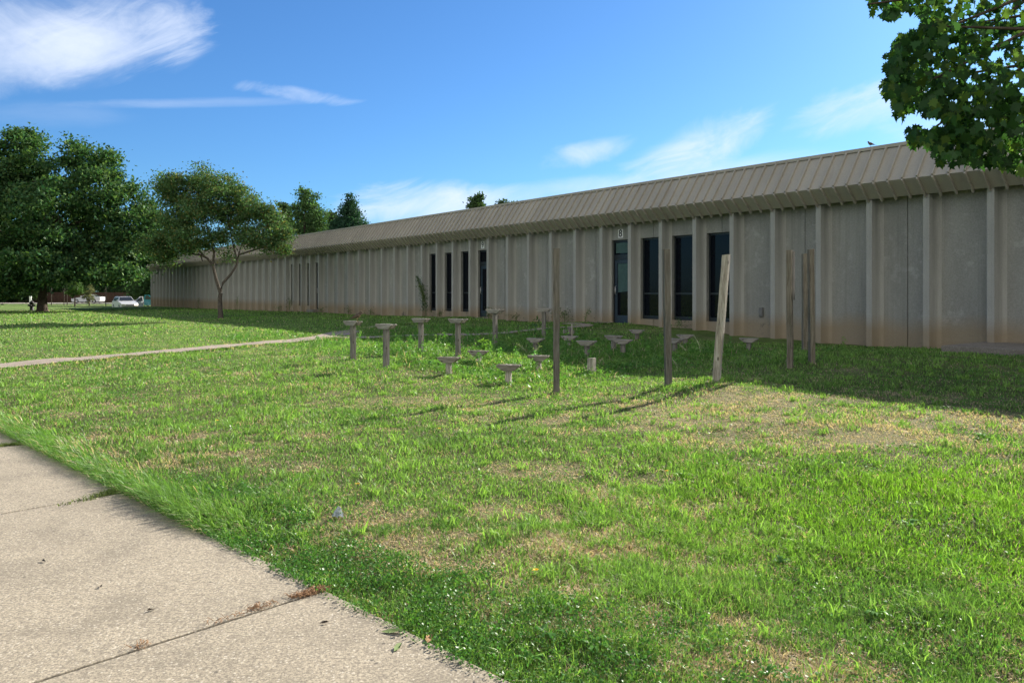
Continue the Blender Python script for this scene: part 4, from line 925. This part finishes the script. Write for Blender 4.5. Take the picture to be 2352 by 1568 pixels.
def weed(px, pyb, pyt, label, name='tall_weed', col=(.10,.2,.04), nleaf=40, leaf=.06, lean=0, Y=None, spread=.05, stem='stem', group=None, thick=.006, up=.3):
    p = at(px, pyb) if Y is None else Vector(((px-CX)/F*Y[0], Y[0], Y[1])); h = (pyb-pyt)/F*p.y; e = empty(name, p); tag(e, label, 'weed', group)
    rg = np.random.default_rng(int(px)); lx = lean/F*p.y
    pts = [Vector((lx*f_*f_, 0, h*(f_-.12*(lx != 0)*f_*f_))) for f_ in (0, .25, .5, .75, 1)]
    mb = MB(); mb.tube(pts, [thick, thick*.85, thick*.7, thick*.5, thick*.3], 5)
    P = []
    for i in range(nleaf):
        f_ = rg.uniform(.1, 1); k = f_*4; j = min(3, int(k)); c_ = np.array(pts[j].lerp(pts[j+1], k-j)); P.append(c_+rg.normal(size=3)*spread*(1.2-f_*.7)*np.array((1, 1, .6)))
    for i in range(0, nleaf, 4):
        f_ = rg.uniform(.3, .9); k = f_*4; j = min(3, int(k)); mb.tube([pts[j].lerp(pts[j+1], k-j), Vector(P[i])], [thick*.4, thick*.2], 4)
    mb.build('stem', M[stem], e)
    V, Fq = leafquads(np.array(P), leaf, up, .32, rg); npmesh('leaves', V, Fq, M['cover'], tintcol(nleaf, col, .15, 4, rg), e); return e
TW = 'tall weeds in the bed of supports'; WW = 'weeds growing at the foot of the wall'
weed(1110, 828, 782, 'bright green upright leafy weed just behind the low sunlit supports', nleaf=110, leaf=.11, col=(.14,.28,.05), spread=.09, group=TW)
weed(1052+14, 822, 790, 'pale weed growing against the fourth tall table support', nleaf=24, leaf=.06, group=TW)
weed(1210, 815, 785, 'grassy seed stalk weed left of the leftmost bare post', nleaf=50, leaf=.06, col=(.2,.26,.09), lean=-25, group=TW, stem='palestem')
weed(1223, 822, 790, 'arching seed stalk weed nearest to the leftmost bare post', nleaf=40, leaf=.05, col=(.2,.26,.09), lean=18, group=TW, stem='palestem')
weed(1609, 815, 764, 'tallest arching pale seed stalk left of the leaning post', nleaf=42, leaf=.035, col=(.28,.34,.16), lean=-16, group=TW, stem='palestem', thick=.008)
weed(1578, 816, 784, 'arching pale seed stalk right of the post with the dark knot', nleaf=34, leaf=.035, col=(.28,.34,.16), lean=-22, group=TW, stem='palestem', thick=.007)
weed(1556, 850, 819, 'lowest pale seed stalk just right of the post with the dark knot', nleaf=30, leaf=.035, col=(.28,.34,.16), lean=-14, group=TW, stem='palestem', thick=.006)
weed(1233, 775, 733, 'broad leaved weed standing in shade between wall and tall support', nleaf=16, leaf=.17, col=(.06,.13,.04), spread=.12, group=TW)
weed(1375, 845, 818, 'dry tan stalks beside the short stump post', nleaf=20, leaf=.05, col=(.35,.27,.16), lean=10, group=TW, stem='palestem')
weed(1340, 760, 735, 'bluish flowering stalk in shade below door eight', nleaf=18, leaf=.04, col=(.25,.3,.35), lean=-20, group=TW)
def wallweed(px, h, label, w=.25, t=None, leaf=.09, n=90, lean=0, out=.15, col=(.045,.10,.035)):
    u = (px-CX)/F; ox, oy = P0[0]-N[0]*out, P0[1]-N[1]*out; tt = (ox-u*oy)/(u*D[1]-D[0]); x, y = ox+D[0]*tt, oy+D[1]*tt; z = gz(x, y)
    pyb = HY+(EYE-z)/y*F; pyt = HY+(EYE-z-h)/y*F
    return weed(px, pyb, pyt, label, 'wall_weed', col, n, leaf, lean, (y, z), w, group=WW, thick=.012)
wallweed(978, 2.0, 'tall dark feathery weed leaning on the wall beside the left window near door nine', .13, leaf=.09, n=520, lean=-20, out=.16, col=(.035,.085,.04))
wallweed(665, .9, 'dark weed at wall foot beside the farthest group of windows', .16, n=110)
wallweed(545, 1.0, 'thin weed at the wall foot just right of the crab apple trunk', .12, n=60)
wallweed(456, .9, 'thin weed at the wall foot left of the crab apple trunk', .12, n=60)
wallweed(640, .4, 'low weed at the wall foot left of the farthest windows', .2, n=60)
wallweed(738, .25, 'low leafy weed at the wall foot right of the farthest windows', .2, n=60)
wallweed(800, .35, 'low weed at the wall foot behind the support with the bird', .22, n=60)
wallweed(850, .3, 'low weed at the wall foot between farthest windows and feathery weed', .2, n=50)
wallweed(1122, .4, 'leafy weed at the wall foot right of door nine', .22, n=80)
wallweed(1185, .3, 'small weed at the wall foot left of the dark tall support', .2, n=50)
wallweed(1296, .4, 'bushy weed with reddish tips at the wall foot left of door eight', .3, n=120, col=(.07,.10,.045))
wallweed(1345, .6, 'thin weed at wall joint just left of door eight', .1, n=26, lean=6)
wallweed(1010, .25, 'low weed under the windows left of door nine', .2, n=50)
wallweed(1560, .3, 'low weed under the middle large window', .25, n=70)

# dandelions, litter, path debris
DG = 'yellow dandelion flowers in the lawn'
for px, py, lab in ((1231,1340,'nearest yellow dandelion flower by the dry patch at lower centre'),(821,1133,'yellow dandelion flower in the left lawn above the plastic scrap'),(1010,1000,'yellow dandelion flower in upper middle of the lawn'),(1532,1102,'tiny yellow dandelion flower in the middle lawn'),(500,980,'tiny yellow dandelion flower at the left of the lawn')):
    p = at(px, py); e = empty('dandelion', p); tag(e, lab, 'flower', DG)
    mb = MB(); mb.tube([(0,0,0),(.003,0,.035),(0,0,.07)], .0015, 5); mb.build('stem', M['stem'], e)
    mb = MB()
    for k in range(26):
        a = k*2.4; r_ = .004+.013*((k % 13)/13); z = .072+.006*(1-r_/.017)
        c_ = Vector((math.cos(a), math.sin(a), 0)); s_ = Vector((-c_.y, c_.x, 0))*.003
        mb.add([c_*.002-s_+Vector((0,0,.069)), c_*.002+s_+Vector((0,0,.069)), c_*r_*1.3+s_+Vector((0,0,z)), c_*r_*1.3-s_+Vector((0,0,z))], [(0,1,2,3)])
    mb.build('petals', M['yellow'], e)
p = at(777, 1190); mb = MB(); rr = random.Random(3); V = []; nn = 7
for i in range(nn):
    for j in range(nn): V.append(((i/6-.5)*.07+rr.uniform(-.008,.008), (j/6-.5)*.06+rr.uniform(-.008,.008), .015+.055*math.exp(-((i-3)**2+(j-3)**2)/5)+rr.uniform(-.014,.014)))
mb.add(V, [(i*nn+j, i*nn+j+1, (i+1)*nn+j+1, (i+1)*nn+j) for i in range(nn-1) for j in range(nn-1)])
o = mb.build('plastic_scrap', M['plastic'], None, p); tag(o, 'crumpled clear plastic scrap lying in the grass near the walk', 'litter')
# dried weed strands in the walk joint
def strands(name, segs, n, mat, label, L=(.02,.05), seed=1, spread=.03, lift=.004):
    rr = random.Random(seed); mb = MB()
    for i in range(n):
        a, b_ = rr.choice(segs); f_ = rr.random(); c_ = Vector((a[0]+(b_[0]-a[0])*f_+rr.gauss(0, spread), a[1]+(b_[1]-a[1])*f_+rr.gauss(0, spread), lift)); an = rr.uniform(0, 2*PI); l = rr.uniform(*L)
        d = Vector((math.cos(an), math.sin(an), 0)); mb.tube([c_, c_+d*l*.5+Vector((rr.uniform(-.01,.01), rr.uniform(-.01,.01), rr.uniform(.0,.02))), c_+d*l+Vector((0,0,rr.uniform(0,.008)))], [.0014,.0012,.0005], 4)
    o = mb.build(name, mat); tag(o, label, 'dried weeds', kind='stuff'); return o
def pp(px, py): Y = F*EYE/(py-HY); return ((px-CX)/F*Y, Y)
strands('dried_weeds', [(pp(668,1375), pp(748,1352))]*6+[(pp(690,1368), pp(748,1352))]*5+[(pp(582,1397), pp(602,1391)), (pp(470,1436), pp(640,1384)), (pp(470,1436), pp(640,1384)), (pp(300,1492), pp(345,1476))], 330, M['straw'], 'rust brown dried weeds lying along the joint of the walk', seed=2, spread=.014)
gx_, gy_ = [], []
for (a, b_), n in (((pp(212,1142), pp(275,1128)), 420), ((pp(-20,1026), pp(60,1019)), 500), ((pp(130,1165), pp(215,1143)), 60)):
    f_ = rg.random(n)**.6; gx_.append(a[0]+(b_[0]-a[0])*f_+rg.normal(size=n)*.03); gy_.append(a[1]+(b_[1]-a[1])*f_+rg.normal(size=n)*.03)
x, y = np.concatenate(gx_), np.concatenate(gy_); n = len(x); c = np.clip(np.array((.13,.17,.05))*(1+rg.normal(size=(n,1))*.2), .01, .8)
V, T, c5 = blades(x, y, rg.uniform(.015, .05, n), np.full(n, .006), rg.uniform(.6, 1.6, n), c, 55); V[:,2] += .045
o = npmesh('joint_weeds', V, T, M['grass'], c5); tag(o, 'low yellow green weeds growing in the joints of the walk', 'weeds', kind='stuff')
LG = 'fallen leaves and bits lying on the walk'
labs = ['green grass clipping leaf on the walk near the lawn edge','curled green leaf on the walk at bottom centre','dark curled leaf bit on the left of the walk','dark leaf bit near the bottom joint of the walk','small dark leaf bit in the middle of the walk','small brown leaf bit near the bottom of the walk','brown fallen leaf at the grass edge at bottom centre']
for i, (px, py, L, m_) in enumerate([(905,1452,.06,'stem'),(914,1488,.04,'stem'),(100,1290,.022,'black'),(348,1402,.022,'bark'),(232,1348,.02,'bark'),(745,1432,.022,'bark'),(985,1468,.045,'straw')]):
    X_, Y_ = pp(px, py); mb = MB(); a = i*1.3
    for j in range(4): pass
    Mx = Matrix.Rotation(a, 4, 'Z'); vs = [Mx @ Vector(v) for v in ((-L,0,.002),(-L*.3,L*.3,.008),(L*.4,L*.28,.010),(L,0,.004),(L*.4,-L*.28,.012),(-L*.3,-L*.3,.003),(0,0,.002))]
    mb.add(vs, [(0,1,6),(1,2,6),(2,3,6),(3,4,6),(4,5,6),(5,0,6)]); o = mb.build('fallen_leaf', M[m_], None, (X_, Y_, .003)); tag(o, labs[i], 'leaf', LG)

# ------------------------------------------------------------------ sun, sky, camera
AZ, EL = R(41), R(28.5)
S3 = Vector((math.sin(AZ)*math.cos(EL), math.cos(AZ)*math.cos(EL), math.sin(EL)))
sun = bpy.data.lights.new('sun', 'SUN'); sun.energy = 4.9; sun.angle = R(.53); sun.color = (1, .93, .82); so = bpy.data.objects.new('sun', sun); C.objects.link(so); so.rotation_euler = S3.to_track_quat('Z', 'Y').to_euler(); so.location = (0, 0, 60)
world = bpy.data.worlds.new('World'); bpy.context.scene.world = world; world.use_nodes = True; t = world.node_tree; t.nodes.clear()
class W(NT):
    def __init__(s): s.t = t
w = W(); out = w.n('ShaderNodeOutputWorld'); bg = w.n('ShaderNodeBackground'); bg.inputs[1].default_value = .12
sky = w.n('ShaderNodeTexSky', sky_type='NISHITA'); sky.sun_disc = False; sky.sun_elevation = EL; sky.sun_rotation = AZ; sky.altitude = 100; sky.air_density = 1.0; sky.dust_density = .4; sky.ozone_density = 3.0
tc = w.n('ShaderNodeTexCoord'); sp = w.n('ShaderNodeSeparateXYZ'); w.l(tc.outputs['Generated'], sp.inputs[0])
yy = w.math('MAXIMUM', sp.outputs[1], .05); U = w.math('DIVIDE', sp.outputs[0], yy); Vv = w.math('DIVIDE', sp.outputs[2], yy)
_sh = {}
def shared(rot, scale, stretch, seed):
    if seed not in _sh:
        a = R(rot); ca, sa = math.cos(a), math.sin(a)
        p_ = w.math('ADD', w.math('MULTIPLY', U, ca/stretch), w.math('MULTIPLY', Vv, sa/stretch)); q_ = w.math('SUBTRACT', w.math('MULTIPLY', Vv, ca), w.math('MULTIPLY', U, sa))
        cmb = w.n('ShaderNodeCombineXYZ'); w.l(p_, cmb.inputs[0]); w.l(q_, cmb.inputs[1]); cmb.inputs[2].default_value = seed
        _sh[seed] = w.math('MULTIPLY', w.math('SUBTRACT', w.noise(cmb.outputs[0], scale, 7, .62, .8), .5), 2.4)
    return _sh[seed]
SH = {'A': (6, 7, 1.9, 1), 'B': (16, 12, 2.6, 2), 'C': (2, 13, 4.5, 3), 'D': (8, 10, 3.2, 4), 'E': (20, 22, 2.6, 5)}
def cloud(px, py, rx, ry, rot, stren, sh, lo, hi):
    cu, cv_ = (px-CX)/F, (HY-py)/F; a = R(rot); ca, sa = math.cos(a), math.sin(a)
    k1, k2 = F/rx, F/ry
    e1 = w.math('ADD', w.math('MULTIPLY_ADD', U, ca*k1, -(cu*ca+cv_*sa)*k1), w.math('MULTIPLY', Vv, sa*k1))
    e2 = w.math('ADD', w.math('MULTIPLY_ADD', Vv, ca*k2, -(cv_*ca-cu*sa)*k2), w.math('MULTIPLY', U, -sa*k2))
    r2 = w.math('MULTIPLY_ADD', e1, e1, w.math('MULTIPLY', e2, e2))
    k = w.math('ADD', shared(*SH[sh]), w.math('SUBTRACT', 1.0, r2))
    mr = w.n('ShaderNodeMapRange', interpolation_type='SMOOTHSTEP'); w.l(k, mr.inputs[0]); mr.inputs[1].default_value = lo; mr.inputs[2].default_value = hi; mr.inputs[4].default_value = stren
    return mr.outputs[0]
cl = [cloud(110,75,400,140,4,.95,'A',.05,1.7), cloud(60,140,360,90,8,.6,'B',.2,1.7), cloud(400,60,110,110,60,.55,'E',.1,1.6), cloud(230,90,300,110,10,.6,'E',.1,1.6), cloud(420,236,440,16,1,.26,'C',.2,1.6), cloud(680,215,170,22,-8,.42,'E',.25,1.6), cloud(60,265,300,40,0,.12,'D',.2,1.7),
      cloud(1340,352,140,36,14,.62,'E',.15,1.7), cloud(1600,345,200,75,24,.85,'E',.05,1.7), cloud(985,465,260,60,5,.85,'E',.0,1.5), cloud(1280,440,420,40,8,.45,'D',.0,1.5), cloud(1990,240,220,60,20,.65,'E',.0,1.6), cloud(1640,400,330,45,10,.55,'D',0,1.5), cloud(2230,260,280,110,5,.6,'D',0,1.5)]
acc = cl[0]
for c_ in cl[1:]: acc = w.math('SUBTRACT', 1.0, w.math('MULTIPLY', w.math('SUBTRACT', 1.0, acc), w.math('SUBTRACT', 1.0, c_)))
front = w.math('GREATER_THAN', sp.outputs[1], .06); acc = w.math('MULTIPLY', acc, front)
gm = w.mix(1.0, sky.outputs[0], (.47,.81,1.15), 'MULTIPLY')
ccol = w.mix(acc, gm, (7.2,7.9,9.2))
# unseen rear half of the sky, brightened as an added fill for the wall
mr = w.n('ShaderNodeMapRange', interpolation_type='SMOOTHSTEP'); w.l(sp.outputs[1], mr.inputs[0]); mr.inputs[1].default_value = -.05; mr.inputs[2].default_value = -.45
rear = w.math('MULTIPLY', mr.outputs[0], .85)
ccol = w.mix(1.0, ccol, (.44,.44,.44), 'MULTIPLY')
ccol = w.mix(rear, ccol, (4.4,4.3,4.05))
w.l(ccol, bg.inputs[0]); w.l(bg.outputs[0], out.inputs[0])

cam = bpy.data.cameras.new('camera'); cam.sensor_width = 36; cam.lens = 36*F/2352; cam.shift_y = -(784-HY)/2352; cam.clip_end = 5000; cam.clip_start = .05
co = bpy.data.objects.new('camera', cam); C.objects.link(co); co.location = (0, 0, EYE); co.rotation_euler = (PI/2, 0, 0); bpy.context.scene.camera = co
world.cycles.sampling_method = 'MANUAL'; world.cycles.sample_map_resolution = 128
cy = bpy.context.scene.cycles; cy.max_bounces = 5; cy.diffuse_bounces = 2; cy.glossy_bounces = 2; cy.transmission_bounces = 3; cy.transparent_max_bounces = 4; cy.use_light_tree = False; cy.caustics_reflective = False; cy.caustics_refractive = False
vs_ = bpy.context.scene.view_settings; vs_.view_transform = 'Standard'; vs_.look = 'None'; vs_.exposure = 1.3; vs_.gamma = 1
